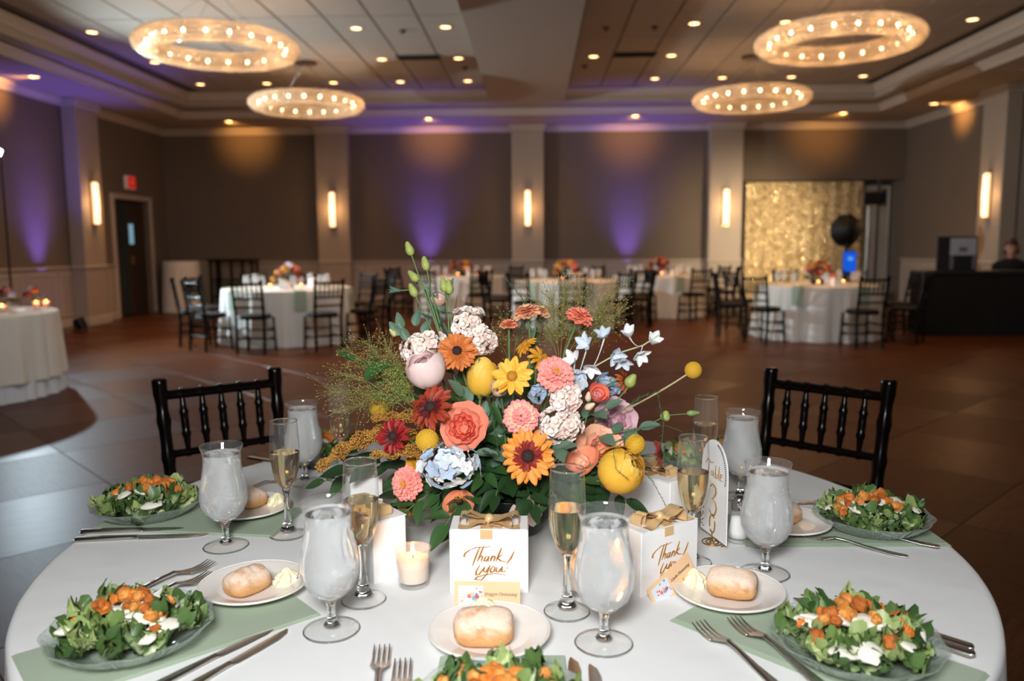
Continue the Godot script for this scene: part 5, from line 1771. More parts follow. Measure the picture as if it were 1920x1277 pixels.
func craspedia(label: String, px, py, dz, r: float, from := Vector3.INF) -> void:
	var e = bloom("craspedia", label, CAT, px, py, dz, Vector3.ZERO)
	e[0].set_meta("group", "yellow button flowers in the centrepiece")
	var hd: Transform3D = e[1]
	var foot = from if from != Vector3.INF else Vector3(hd.origin.x * 0.3, 0.09, hd.origin.z * 0.3)
	var a := Acc.new()
	a.tube(bent(foot, hd.origin, Vector3(0, 0.006 if from == Vector3.INF else -0.004, 0), 8), 0.0019, 7)
	part("stem", a, mats["dry stem"] if from != Vector3.INF else mats["stem green"], e[0])
	a = Acc.new()
	a.ball(hd.origin, Vector3.ONE * r * 0.95, 18, 12)
	for k in 330:
		var y = 1.0 - 2.0 * (k + 0.5) / 330
		var q = sqrt(1.0 - y * y)
		a.grain(hd.origin + Vector3(cos(k * 2.39996) * q, y, sin(k * 2.39996) * q) * r * 0.97, r * 0.085)
	part("button_head", a, mats["button yellow"], e[0])

func floret(kind: String) -> ArrayMesh:          # a small open flower, face up
	if shapes.has(kind): return shapes[kind]
	var a := Acc.new()
	for lay in (2 if kind == "stock" else 1):
		for k in 5:
			var th = TAU * (k + lay * 0.5) / 5
			var b = Basis(Vector3.UP, th) * Basis(Vector3.BACK, 0.25 + lay * 0.6)
			a.grid(5, 5, func(u, v):
				var s = v * 2.0 - 1.0
				var w = (0.62 if kind == "stock" else 0.44) * pow(sin(PI * clampf(pow(u, 0.62 if kind == "stock" else 0.9) * 0.88 + 0.07, 0, 1)), 0.7)
				return b * (Vector3(0.05 + (0.95 - lay * 0.3) * u, 0.22 * s * s * w + (0.10 * sin(s * 5.0 + k) * u if kind == "stock" else -0.12 * u * u), s * w)))
	shapes[kind] = a.mesh()
	return shapes[kind]

func cluster(called: String, label: String, px, py, dz, r: Vector3, n: int, size: float, cols: Array, kind: String, aim := Vector3.ZERO) -> void:
	var e = bloom(called, label, CAT, px, py, dz, aim)
	var c: Vector3 = e[1].origin
	stem_of(e[0], c - e[1].basis.y * 0.01, e[1].basis.y, 0.003)
	var toward = (cam.position - bowl - c).normalized()
	var core := Acc.new()
	core.ball(c, r * 0.66, 14, 9)
	part("floret_core", core, cols[0], e[0])
	for k in n:
		var y = 1.0 - 1.55 * (k + 0.5) / n
		var q = sqrt(maxf(0.0, 1.0 - y * y))
		var d = facing(toward) * Vector3(cos(k * 2.39996) * q, y, sin(k * 2.39996) * q)
		var at = c + Vector3(d.x * r.x, d.y * r.y, d.z * r.z) * rng.randf_range(0.72, 1.22)
		part("floret", floret(kind), cols[k % cols.size()], e[0], Transform3D(facing(d + Vector3(rng.randf_range(-0.3, 0.3), rng.randf_range(-0.2, 0.4), rng.randf_range(-0.3, 0.3)), rng.randf() * 6).scaled(Vector3.ONE * size * rng.randf_range(0.85, 1.15)), at))
	if kind == "delphinium":
		for k in n:
			var y = 1.0 - 1.55 * (k + 0.5) / n
			var q = sqrt(maxf(0.0, 1.0 - y * y))
			var d = facing(toward) * Vector3(cos(k * 2.39996) * q, y, sin(k * 2.39996) * q)
			var a := Acc.new()
			a.grain(c + Vector3(d.x * r.x, d.y * r.y, d.z * r.z) + d * size * 0.12, size * 0.16)
			part("floret_eye", a, mats["eye cream"], e[0])

func bud(t: Node3D, at: Vector3, d: Vector3, l: float, w: float, m: Material, called := "bud") -> void:
	var a := Acc.new()
	a.tr = Transform3D(facing(d), at)
	a.lathe([[0, 0], [w * 0.3, 0.02 * l], [w * 0.5, 0.25 * l], [w * 0.48, 0.45 * l], [w * 0.33, 0.72 * l], [w * 0.2, 0.92 * l], [0, l]], 12, func(th, r, y): return r * (1.0 + 0.10 * cos(5 * th + y / l * 3.0)))
	part(called, a, m, t)

func sprig(label: String, pts: Array, ll: float, lw: float, m: Material, n: int, cat := "foliage", droop := 0.35, group := "") -> void:    # a stem with leaves on both sides
	var t = thing("leaf_sprig", label, cat, bowl, 0.0, group)
	var c := Curve3D.new()
	for k in pts.size():
		var d = (pts[mini(k + 1, pts.size() - 1)] - pts[maxi(k - 1, 0)]) / 6.0
		c.add_point(pts[k], -d, d)
	var len_ = c.get_baked_length()
	var line = []
	for k in 15: line.append(c.sample_baked(len_ * k / 14.0))
	var a := Acc.new()
	a.tube(line, [0.0017, 0.0015, 0.0013, 0.0011, 0.001], 6)
	part("stem", a, mats["stem green"], t)
	var key = "leaf%d_%d_%d" % [int(ll * 1000), int(lw * 1000), int(droop * 10)]
	for k in 2:
		if not shapes.has(key + str(k)): shapes[key + str(k)] = leaf_shape(ll, lw, 0.22 + 0.15 * k, droop * (0.6 + 0.8 * k), 0.3 * k).mesh()
	for k in n:
		var u = lerpf(0.28, 1.0, (k + 0.5) / n)
		var p = c.sample_baked(len_ * u)
		var d = (c.sample_baked(minf(len_ * u + 0.004, len_)) - c.sample_baked(maxf(len_ * u - 0.004, 0))).normalized()
		var side = d.cross(Vector3.UP + (cam.position - bowl).normalized() * 0.8).normalized() * (1.0 if k % 2 else -1.0)
		var out = (side * 0.85 + d * 0.65 + Vector3(rng.randf_range(-0.3, 0.3), rng.randf_range(-0.25, 0.3), rng.randf_range(-0.1, 0.3))).normalized()
		if k == n - 1: out = d
		var up = (Vector3.UP * 0.8 + (cam.position - bowl).normalized() * 0.8).normalized()
		var z = out.cross(up).normalized()
		part("leaf", shapes[key + str(k % 2)], m, t, Transform3D(Basis(out, z.cross(out), z).scaled(Vector3.ONE * rng.randf_range(0.75, 1.12)), p))

func grass_cloud(label: String, foot: Vector3, tips: Array, n: int, spread: float, m: Material, seed_m: Material, sd: int) -> void:    # a panicle of hair-fine stalks with a seed on each
	rng.seed = sd
	var t = thing("panicle_grass", label, "grass", bowl, 0.0, "airy grass panicles")
	var stalk := Acc.new()
	var hair := Acc.new()
	var seeds := Acc.new()
	for tip in tips:
		stalk.tube(bent(foot, tip, Vector3(0, 0.01, 0), 6), 0.0006, 4)
		for k in n:
			var u = rng.randf_range(0.35, 1.0)
			var p = foot.lerp(tip, u)
			var d = ((tip - foot).normalized() * 0.9 + Vector3(rng.randfn(0, 1), rng.randfn(0, 1), rng.randfn(0, 1)) * 0.75).normalized()
			var q = p + d * spread * rng.randf_range(0.35, 1.0)
			hair.tube([p, p.lerp(q, 0.5) + Vector3(0, 0.003, 0), q], [0.00034, 0.00027, 0.0002], 3, false)
			seeds.grain(q, rng.randf_range(0.0010, 0.0016))
			if k % 2: seeds.grain(p.lerp(q, rng.randf_range(0.5, 0.9)) + Vector3(0.001, 0.003, 0), 0.0008)
	part("stalk", stalk, m, t)
	tag(part("hair_stalks", hair, m, t), "", "", "", "stuff")
	tag(part("seeds", seeds, seed_m, t), "", "", "", "stuff")

func plume(label: String, pts: Array, r: float, n: int, sd: int) -> void:
	rng.seed = sd
	var t = thing("amaranth_plume", label, "flower", bowl, 0.0, "ochre amaranth plumes")
	var c := Curve3D.new()
	for k in pts.size():
		var d = (pts[mini(k + 1, pts.size() - 1)] - pts[maxi(k - 1, 0)]) / 6.0
		c.add_point(pts[k], -d, d)
	var a := Acc.new()
	var line = []
	for k in 13: line.append(c.sample_baked(c.get_baked_length() * k / 12.0))
	a.tube(line, 0.0022, 6)
	part("stem", a, mats["stem green"], t)
	for m in 2:
		a = Acc.new()
		for k in n:
			var u = rng.randf()
			var p = c.sample_baked(c.get_baked_length() * lerpf(0.18, 1.0, u))
			var rr = r * (0.55 + 0.45 * sin(PI * clampf(u * 1.05, 0, 1))) * (0.75 + 0.3 * sin(u * 40.0))
			var d = Vector3(rng.randfn(0, 1), rng.randfn(0, 1), rng.randfn(0, 1)).normalized()
			a.grain(p + d * rr * rng.randf_range(0.7, 1.0), rng.randf_range(0.0015, 0.0025))
		tag(part("grain_cluster", a, mats["ochre %d" % m], t), "", "", "", "stuff")

func fern(label: String, pts: Array, l: float, n: int, m: Material) -> void:     # a thin wiry stem with fine needles
	var t = thing("fern_tendril", label, "foliage", bowl, 0.0, "fine fern tendrils")
	var c := Curve3D.new()
	for k in pts.size():
		var d = (pts[mini(k + 1, pts.size() - 1)] - pts[maxi(k - 1, 0)]) / 6.0
		c.add_point(pts[k], -d, d)
	var a := Acc.new()
	var line = []
	for k in 17: line.append(c.sample_baked(c.get_baked_length() * k / 16.0))
	a.tube(line, [0.0011, 0.0009, 0.0007, 0.0005], 5)
	part("stem", a, m, t)
	a = Acc.new()
	for k in n:
		var u = lerpf(0.15, 1.0, float(k) / n)
		var p = c.sample_baked(c.get_baked_length() * u)
		var q = c.sample_baked(minf(c.get_baked_length(), c.get_baked_length() * u + 0.004)) - c.sample_baked(c.get_baked_length() * u - 0.004)
		var d = (q.normalized() * 0.8 + Vector3(rng.randfn(0, 1), rng.randfn(0, 1), rng.randfn(0, 1)) * 0.5).normalized()
		a.tube([p, p + d * l * rng.randf_range(0.5, 1.0) * (1.15 - 0.6 * u)], [0.0005, 0.00025], 3, false)
	part("needles", a, m, t)

func L(px, py, dz := 0.0) -> Vector3: return deep(px, py, bowl.z + dz) - bowl

func flowers() -> void:
	rng.seed = 21
	var green = leafy("stem green", rgb(104, 128, 78), 0.5, 0.2)
	mat("dry stem", rgb(186, 176, 128), 0.6)
	var dark = leafy("dark leaf", rgb(32, 60, 30), 0.34, 0.22)
	var mid = leafy("mid leaf", rgb(50, 84, 42), 0.36, 0.28)
	var blue_leaf = leafy("grey green leaf", rgb(94, 124, 104), 0.5, 0.3)
	var lime = leafy("lime bud", rgb(168, 182, 96), 0.5, 0.4)
	var fernm = leafy("fern green", rgb(66, 100, 60), 0.55, 0.3)
	mat("button yellow", rgb(222, 178, 52), 0.75)
	leafy("eye cream", rgb(246, 238, 196), 0.6)
	mat("ochre 0", rgb(176, 122, 48), 0.7)
	mat("ochre 1", rgb(206, 152, 72), 0.7)
	var pinks = [leafy("zinnia pink", rgb(250, 150, 142), 0.55), leafy("zinnia light pink", rgb(252, 166, 154), 0.55)]
	var roseate = [leafy("zinnia rose", rgb(250, 142, 146), 0.55), leafy("zinnia pale rose", rgb(252, 172, 160), 0.55), leafy("zinnia peach", rgb(252, 190, 156), 0.55)]
	var coral = [leafy("coral", rgb(248, 138, 112), 0.55), leafy("light coral", rgb(252, 164, 136), 0.55)]
	var peach = [leafy("peach petal", rgb(248, 188, 154), 0.55), leafy("salmon petal", rgb(246, 152, 116), 0.55)]
	var gold_eye = mat("gold eye", rgb(214, 160, 40), 0.7)
	var brown_eye = mat("brown eye", rgb(58, 38, 36), 0.8)
	var rust = [leafy("rust petal", rgb(216, 124, 58), 0.6), leafy("burnt orange petal", rgb(200, 104, 44), 0.6)]
	# the bowl
	var t = thing("flower_bowl", "low dark bowl holding the flower centrepiece, mostly hidden by leaves", "bowl", bowl)
	var a := Acc.new()
	a.lathe([[0, 0], [0.060, 0], [0.066, 0.006], [0.086, 0.04], [0.096, 0.085], [0.092, 0.088], [0.084, 0.08], [0.075, 0.04], [0, 0.02]], 32)
	part("vessel", a, mat("dark glaze", rgb(30, 34, 32), 0.25), t)
	a = Acc.new()
	a.ball(Vector3(0, 0.07, 0), Vector3(0.078, 0.045, 0.078), 18, 10)
	part("foam", a, mat("moss foam", rgb(34, 50, 28), 0.95), t)
	# round heads
	zinnia("pink zinnia with a gold centre, highest of the three pinks", 1042, 701, 0.10, 0.0355, pinks, gold_eye)
	zinnia("full rose-pink zinnia in the middle of the arrangement", 977, 783, 0.15, 0.033, roseate, null)
	zinnia("pink zinnia with a gold centre, low beside the lit candle", 762, 907, 0.15, 0.032, pinks, gold_eye, Vector3(-0.45, 0.25, 1))
	zinnia("coral zinnia standing tall, seen from its side", 1087, 595, 0.0, 0.029, coral, null, Vector3(0.35, 0.8, 0.35))
	zinnia("peach zinnia seen edge-on at the top, one of a close pair", 988, 588, 0.01, 0.029, [leafy("pale peach", rgb(240, 190, 140), 0.6), peach[0], peach[1]], null, Vector3(-0.2, 1, 0.25))
	zinnia("smaller peach zinnia of the close pair at the top", 1012, 586, -0.02, 0.022, [mats["pale peach"], peach[0]], null, Vector3(0.3, 1, 0.2))
	zinnia("small coral zinnia facing straight up on its own stalk", 954, 610, 0.02, 0.019, [mats["pale peach"], coral[0], coral[1]], null, Vector3(0, 1, 0.2))
	rudbeckia("burnt-orange daisy with many petals above the pale rose", 857, 659, 0.08, 0.039, rust[0], rust[1], brown_eye, 27, Vector3(0.05, 0.55, 1))
	zinnia("yellow marigold tucked under the low pink zinnia", 766, 946, 0.10, 0.022, [leafy("marigold", rgb(214, 158, 36), 0.65)], null, Vector3(-0.2, -0.1, 1), "")
	zinnia("yellow marigold peeping out above the low pink zinnia", 776, 872, 0.08, 0.020, [mats["marigold"]], null, Vector3(-0.2, 0.3, 0.6), "")
	rudbeckia("orange rudbeckia with dark red ring and brown eye, front and centre", 990, 856, 0.20, 0.050, leafy("orange ray", rgb(236, 150, 58), 0.6), leafy("dark red ring", rgb(140, 26, 22), 0.6), brown_eye, 20, Vector3(-0.02, 0.35, 1))
	rudbeckia("dark rust-red rudbeckia above the yellow button flower", 808, 764, 0.14, 0.045, leafy("rust red ray", rgb(160, 52, 24), 0.6), leafy("deep red ray", rgb(96, 16, 16), 0.6), brown_eye, 16, Vector3(-0.5, 0.65, 0.8), 0.15)
	rudbeckia("crimson rudbeckia lying on the ochre plume", 737, 818, 0.13, 0.036, leafy("crimson ray", rgb(158, 24, 28), 0.55), mats["deep red ray"], brown_eye, 13, Vector3(-0.4, 0.35, 1))
	rudbeckia("golden-yellow sunflower with pointed petals", 960, 706, 0.13, 0.039, leafy("sun yellow", rgb(250, 188, 62), 0.55), null, mat("amber eye", rgb(206, 146, 40), 0.75), 11, Vector3(-0.05, 0.45, 1))
	rudbeckia("small yellow daisy turned away, upper of two", 985, 646, 0.03, 0.026, leafy("deep yellow", rgb(226, 158, 40), 0.55), null, mats["amber eye"], 12, Vector3(-0.8, 0.9, 0.4), 0.2)
	rudbeckia("small yellow daisy turned away, lower of two", 1012, 670, 0.04, 0.026, mats["deep yellow"], null, mats["amber eye"], 12, Vector3(0.7, 0.5, 0.6), 0.2)
	rudbeckia("rust daisy in profile beside a green bud", 1170, 712, 0.0, 0.026, rust[1], mats["rust red ray"], brown_eye, 12, Vector3(0.9, 0.2, 0.5), 0.2)
	rudbeckia("dark red daisy in profile above the white boxes", 1237, 852, 0.06, 0.027, mats["rust red ray"], mats["deep red ray"], brown_eye, 14, Vector3(1.0, 0.15, 0.2), 0.25)
	# cupped heads
	rose("garden_rose", "coral garden rose with a ruffled heart", 867, 800, 0.14, 0.036, [coral[1], coral[0], leafy("hot coral", rgb(246, 124, 104), 0.55), coral[0]], 6, Vector3(-0.1, 0.42, 1), 1.75, 0.10, 0.22)
	rose("pale_rose", "large pale pink rose half open, tilted away", 800, 697, 0.10, 0.036, [leafy("blush petal", rgb(248, 222, 218), 0.5, 0.45), leafy("blush petal deep", rgb(242, 206, 206), 0.5, 0.45)], 4, Vector3(-0.4, 1, 0.3), 2.4, 0.0, 0.06, 0.74, 1.15)
	rose("peach_rose", "peach garden rose with fanned petals under the lilac bloom", 1132, 834, 0.07, 0.040, [peach[0], coral[1], peach[1]], 5, Vector3(0.25, 0.75, 0.8), 1.5, 0.08, 0.3)
	rose("peach_bloom", "folded peach bloom beside the yellow ranunculus", 1090, 862, 0.10, 0.026, [peach[1], peach[0]], 3, Vector3(-0.4, 0.8, 0.5), 1.7, 0.05, 0.3)
	rose("yellow_ranunculus", "large round yellow ranunculus low behind the champagne flute", 1160, 884, 0.16, 0.042, [leafy("ranunculus yellow", rgb(244, 190, 66), 0.55), leafy("ranunculus gold", rgb(250, 206, 96), 0.55)], 6, Vector3(0.62, 0.55, 0.55), 2.65, 0.02, 0.0, 0.86)
	rose("yellow_tulip", "tall closed yellow tulip behind the sunflower", 903, 712, 0.05, 0.030, [mats["ranunculus yellow"], mats["ranunculus gold"]], 3, Vector3(0.1, 1, -0.05), 2.8, 0.0, -0.08, 0.9, 1.4)
	rose("lilac_bloom", "lilac-pink ruffled bloom near the long-stemmed button flower", 1156, 786, 0.02, 0.036, [leafy("lilac petal", rgb(230, 188, 200), 0.5, 0.45), leafy("lilac petal deep", rgb(214, 160, 180), 0.5, 0.45)], 5, Vector3(0.2, 0.6, 1), 1.7, 0.12, 0.25)
	rose("coral_bud", "small coral ranunculus bud above the lilac bloom", 1121, 738, 0.04, 0.018, [coral[0], leafy("pink bud", rgb(232, 150, 150), 0.5)], 4, Vector3(0.3, 0.6, 0.8), 2.2)
	var tulip = rose("peach_tulip", "open peach tulip with dark heart, lowest at the front", 860, 944, 0.17, 0.025, [peach[1], leafy("tulip red", rgb(214, 96, 74), 0.5), peach[1]], 3, Vector3(0.0, 0.62, 0.8), 1.75, 0.05, 0.15)
	rose("striped_bloom", "small red and cream striped bloom behind the orange rudbeckia", 1019, 816, 0.10, 0.017, [leafy("cream striped", rgb(232, 190, 168), 0.5), mats["rust red ray"]], 3, Vector3(0.5, 0.3, 0.9), 1.8)
	rose("cream_bud", "small cream and pink bud beside the yellow tulip", 937, 730, 0.10, 0.016, [leafy("cream bud", rgb(240, 206, 176), 0.5), mats["blush petal"]], 4, Vector3(-0.1, 0.8, 0.6), 2.3)
	rose("lily_petals", "pale pink long-petalled bloom drooping behind the thank-you box", 992, 972, 0.13, 0.030, [mats["blush petal"], mats["lilac petal"]], 2, Vector3(0.6, -0.15, 0.7), 1.4, 0.0, 0.5)
	rose("pink_spray_bud", "pale pink half-open bud among the tall green buds", 822, 562, -0.02, 0.017, [leafy("pink bud pale", rgb(226, 176, 158), 0.5), mats["blush petal"]], 3, Vector3(0.1, 1, 0.2), 2.3)
	# tulip heart
	t = tulip
	var th = L(860, 938, 0.18)
	a = Acc.new()
	a.ball(th, Vector3(0.008, 0.006, 0.007), 12, 8)
	part("heart", a, brown_eye, t)
	a = Acc.new()
	for k in 7: a.tube([th, th + Vector3(cos(k) * 0.008, 0.008 + 0.002 * (k % 3), sin(k) * 0.006 + 0.008)], [0.0008, 0.0014], 5)
	part("stamens", a, gold_eye, t)
	# button flowers
	craspedia("yellow button flower beside the coral rose", 801, 826, 0.18, 0.021)
	craspedia("yellow button flower above the yellow ranunculus", 1191, 833, 0.15, 0.0185)
	craspedia("yellow button flower on a long bare stalk reaching outwards", 1300, 694, 0.03, 0.0165, L(1165, 772, 0.03))
	craspedia("muted yellow button flower within the grass haze", 711, 763, -0.02, 0.021)
	# clusters
	var white_pink = [leafy("stock cream", rgb(252, 236, 226), 0.6, 0.45), leafy("stock blush", rgb(250, 224, 216), 0.6, 0.45), leafy("stock white", rgb(253, 242, 236), 0.6, 0.45)]
	var sky = [leafy("delphinium pale", rgb(214, 224, 236), 0.55, 0.45), leafy("delphinium white", rgb(240, 242, 244), 0.55, 0.45), leafy("delphinium blue", rgb(180, 200, 228), 0.55, 0.45)]
	cluster("stock_spike", "blush stock spike above the burnt-orange daisy, upper cluster", 878, 607, 0.02, Vector3(0.027, 0.026, 0.024), 22, 0.0135, white_pink, "stock")
	cluster("stock_spike", "blush stock cluster beside the burnt-orange daisy, lower one", 905, 638, 0.05, Vector3(0.024, 0.022, 0.022), 19, 0.0135, white_pink, "stock")
	cluster("stock_spike", "blush stock cluster above the pale rose", 795, 652, 0.04, Vector3(0.042, 0.026, 0.026), 28, 0.0135, white_pink, "stock")
	cluster("stock_spike", "blush stock spike right of the pink zinnia", 1061, 748, 0.10, Vector3(0.026, 0.028, 0.024), 22, 0.014, white_pink, "stock")
	cluster("stock_spike", "blush stock cluster above the grey-green leaves", 1050, 796, 0.11, Vector3(0.042, 0.028, 0.026), 30, 0.014, white_pink, "stock")
	cluster("delphinium", "pale blue delphinium cluster under the button flower", 842, 872, 0.19, Vector3(0.050, 0.034, 0.024), 32, 0.0155, sky, "delphinium")
	cluster("delphinium", "two small blue delphinium florets left of the pink zinnia", 1008, 736, 0.09, Vector3(0.010, 0.013, 0.01), 5, 0.016, [sky[2]], "delphinium")
	cluster("delphinium", "blue delphinium florets under the white arching spike", 1078, 716, 0.06, Vector3(0.014, 0.018, 0.012), 7, 0.017, [sky[2], sky[0]], "delphinium")
	cluster("delphinium", "blurred blue delphinium florets behind the coral bud", 1140, 722, -0.06, Vector3(0.028, 0.014, 0.02), 10, 0.016, [sky[2]], "delphinium")
	cluster("delphinium", "blue florets behind the yellow tulip", 932, 700, -0.02, Vector3(0.012, 0.014, 0.012), 6, 0.015, [sky[2]], "delphinium")
	# the arching white spike
	t = thing("delphinium_spike", "arching spike of white star-shaped delphinium florets at the upper edge", CAT, bowl)
	a = Acc.new()
	var sp = [L(1070, 735, 0.02), L(1110, 690, 0.03), L(1160, 662, 0.03), L(1205, 648, 0.03), L(1236, 628, 0.03)]
	a.tube([Vector3(0.02, 0.09, 0), sp[0], sp[1], sp[2], sp[3], sp[4]], 0.0017, 6)
	part("stem", a, leafy("pale stem", rgb(190, 200, 150), 0.5), t)
	var star = petal("star", 1.0, 0.58, 0.6, 0.12, 1.0)
	var fp = [[1133, 634, -0.1, 0.9], [1180, 632, -0.2, 1.0], [1222, 644, 0.4, 0.8], [1102, 648, -0.6, 0.7], [1078, 676, -0.8, 0.5], [1107, 686, -0.1, -0.6], [1152, 664, 0.2, -0.2], [1196, 662, 0.5, -0.5], [1085, 700, -0.4, -0.7], [1168, 672, -0.1, -0.8]]
	for k in fp.size():
		var p = L(fp[k][0], fp[k][1], 0.05 if k % 2 else 0.03)
		var d = Vector3(fp[k][2], fp[k][3], 0.75).normalized()
		var hd = Transform3D(facing(d, k), p)
		ring(t, hd, star, sky[1] if k % 3 else sky[0], 5, 0.002, 0, 0.85 if k < 3 else 0.6, 0.026, k * 0.3, 0.2)
		a = Acc.new()
		a.tube(bent(p, sp[clampi(int(remap(fp[k][0], 1070, 1240, 0, 4.99)), 0, 4)], Vector3(0, -0.008, 0), 5), [0.0022, 0.0014, 0.001], 5)
		part("spur", a, sky[1], t)
	# tall lisianthus buds
	t = thing("bud_spray", "tall spray of lime-green lisianthus buds, highest point of the arrangement", "flower", bowl)
	for s in [[768, 468, 800, 560], [798, 496, 812, 560], [776, 519, 800, 545], [775, 546, 806, 612], [832, 536, 840, 590], [842, 540, 846, 600]]:
		var p = L(s[0], s[1], 0.0)
		var m = L(s[2], s[3], 0.01)
		var root = L(846, 690, 0.02)
		var d = (p - m).normalized()
		a = Acc.new()
		a.tube([Vector3(-0.04, 0.1, 0.01), root, root.lerp(m, 0.6), m, p.lerp(m, 0.4), p], [0.0024, 0.0022, 0.002, 0.0017, 0.0014, 0.0014], 6)
		part("stem", a, green, t)
		bud(t, p - d * 0.012, d, 0.030, 0.018, lime)
		for k in 3: part("sepal", petal("sepal", 0.022, 0.0045, 0.3, 0.12, 0.7), green, t, Transform3D(facing(d, k * 2.1) * Basis(Vector3.BACK, 1.2), p - d * 0.012))
	for k in 15:
		var p = [L(848, 600), L(832, 590), L(815, 575), L(862, 590), L(846, 640), L(826, 620), L(806, 560), L(858, 640), L(836, 560), L(840, 625), L(820, 600), L(852, 620), L(834, 645), L(866, 615), L(812, 590)][k]
		part("leaf", petal("lance", 0.052, 0.013, 0.3, 0.15, 0.7), blue_leaf, t, Transform3D(facing(Vector3(rng.randf_range(-0.8, 0.8), 1, rng.randf_range(-0.2, 0.6)), k) * Basis(Vector3.BACK, 0.8), p))
	t = thing("bud_spray", "sideways grey-green bud cluster at the edge of the tall spray", "flower", bowl)
	a = Acc.new()
	a.tube([L(806, 560), L(775, 543), L(750, 545)], 0.0014, 6)
	part("stem", a, green, t)
	for k in 5: part("sepal", petal("lance2", 0.026, 0.008, 0.5, 0.1, 0.7), blue_leaf, t, Transform3D(facing(Vector3(-1, 0.1, 0.2), k * 1.26) * Basis(Vector3.BACK, 1.1), L(752, 545)))
	t = thing("bud_spray", "leafy green sprig with a pale bud beside the blush stock", "flower", bowl)
	a = Acc.new()
	a.tube([Vector3(-0.05, 0.1, 0.0), L(800, 690), L(770, 640), L(748, 600)], [0.002, 0.0016, 0.0012], 6)
	part("stem", a, green, t)
	for s in [[748, 600, -0.3], [772, 595, 0.15], [760, 622, -0.6], [744, 612, -0.8], [786, 610, 0.4], [784, 640, 0.5]]:
		part("leaf", petal("broad", 0.034, 0.020, 0.4, 0.15, 0.7), blue_leaf, t, Transform3D(facing(Vector3(s[2], 1, 0.5), 1.2) * Basis(Vector3.BACK, 1.0), L(s[0] + 6, s[1] + 16)))
	bud(t, L(742, 630), Vector3(-0.6, 0.8, 0.2), 0.02, 0.012, leafy("pale bud", rgb(214, 212, 150), 0.5))
	# green pods on the bar side
	t = thing("bud_spray", "green pod and bud on thin stalks before the farthest flute", "flower", bowl)
	a = Acc.new()
	a.tube([Vector3(0.07, 0.11, 0.02), L(1180, 815, 0.06), L(1228, 790, 0.05), L(1250, 779, 0.05), L(1296, 775, 0.05)], [0.0016, 0.0013, 0.001], 6)
	part("stem", a, green, t)
	bud(t, L(1246, 788, 0.05), Vector3(0.15, 1, 0.2), 0.021, 0.021, lime, "pod")
	bud(t, L(1288, 775, 0.05), Vector3(1, 0.05, 0), 0.026, 0.012, leafy("green bud", rgb(130, 160, 92), 0.5))
	t = thing("bud_spray", "plump yellow-green bud beside the rust daisy", "flower", bowl)
	a = Acc.new()
	a.tube([Vector3(0.05, 0.1, 0.0), L(1140, 770, 0.04), L(1180, 724, 0.03)], 0.0015, 6)
	part("stem", a, green, t)
	bud(t, L(1176, 724, 0.03), Vector3(0.5, 0.8, 0.2), 0.030, 0.024, lime)
	t = thing("bud_spray", "two cream lisianthus buds beside the coral bud", "flower", bowl)
	a = Acc.new()
	a.tube([Vector3(0.04, 0.1, 0.02), L(1095, 800, 0.08), L(1106, 758, 0.08)], 0.0015, 6)
	part("stem", a, green, t)
	bud(t, L(1102, 752, 0.08), Vector3(0.1, 1, 0.2), 0.020, 0.013, mats["cream bud"])
	bud(t, L(1098, 766, 0.09), Vector3(0.8, 0.5, 0.3), 0.022, 0.014, mats["cream bud"])
	# plumes and grasses
	plume("long ochre plume drooping over the cloth towards the goblets", [Vector3(-0.05, 0.12, 0.02), L(745, 812, 0.06), L(700, 815, 0.06), L(650, 838, 0.05), L(620, 860, 0.05), L(600, 876, 0.05)], 0.022, 2600, 61)
	plume("short ochre plume under the crimson rudbeckia", [Vector3(-0.05, 0.1, 0.03), L(770, 845, 0.12), L(735, 850, 0.12), L(700, 852, 0.12)], 0.016, 1200, 62)
	plume("ochre plume behind the crimson rudbeckia, below the grass haze", [Vector3(-0.05, 0.13, 0.0), L(775, 780, 0.02), L(735, 782, 0.02), L(700, 785, 0.02)], 0.017, 1100, 63)
	var gg = leafy("grass green", rgb(146, 146, 84), 0.6, 0.3)
	var gs = mat("grass seed", rgb(214, 186, 110), 0.7)
	grass_cloud("airy grass panicle fanning out beside the pale rose, long stalks", L(778, 752, 0.02), [L(640, 700), L(620, 735), L(655, 660), L(690, 645), L(720, 640), L(645, 765)], 85, 0.065, gg, gs, 71)
	grass_cloud("dense green grass panicle tucked behind the dark red rudbeckia", L(785, 770, 0.05), [L(720, 690, 0.03), L(735, 730, 0.05), L(700, 740, 0.04), L(745, 690, 0.02)], 110, 0.038, leafy("grass bright", rgb(128, 150, 74), 0.6, 0.3), gs, 72)
	grass_cloud("airy grass panicle rising at the back in the middle", L(1050, 690, -0.04), [L(1035, 560, -0.05), L(1060, 540, -0.05), L(1010, 570, -0.05), L(1090, 555, -0.05), L(1130, 575, -0.05)], 140, 0.06, gg, gs, 73)
	grass_cloud("sparse grass panicle leaning out above the white delphinium spike", L(1090, 680, -0.04), [L(1130, 590, -0.05), L(1160, 585, -0.05), L(1150, 540, -0.05)], 90, 0.05, gg, gs, 74)
	grass_cloud("low grass panicle behind the tall coral zinnias", L(960, 690, -0.03), [L(945, 600, -0.05), L(920, 620, -0.05), L(975, 620, -0.05)], 55, 0.045, leafy("grass dark", rgb(120, 124, 74), 0.6, 0.3), gs, 75)
	fern("fern tip reaching up left of the peach zinnias", [L(985, 650, -0.02), L(985, 570, -0.02), L(965, 540, -0.02), L(945, 520, -0.02)], 0.02, 90, fernm)
	fern("fern tip pointing outwards above the glossy leaf", [Vector3(-0.05, 0.13, -0.01), L(760, 700), L(700, 648), L(640, 655)], 0.018, 90, fernm)
	fern("fern tendril curling down in front of the angled box", [L(1180, 850, 0.12), L(1225, 905, 0.16), L(1255, 960, 0.20), L(1275, 1010, 0.22), L(1288, 1040, 0.2)], 0.007, 60, fernm)
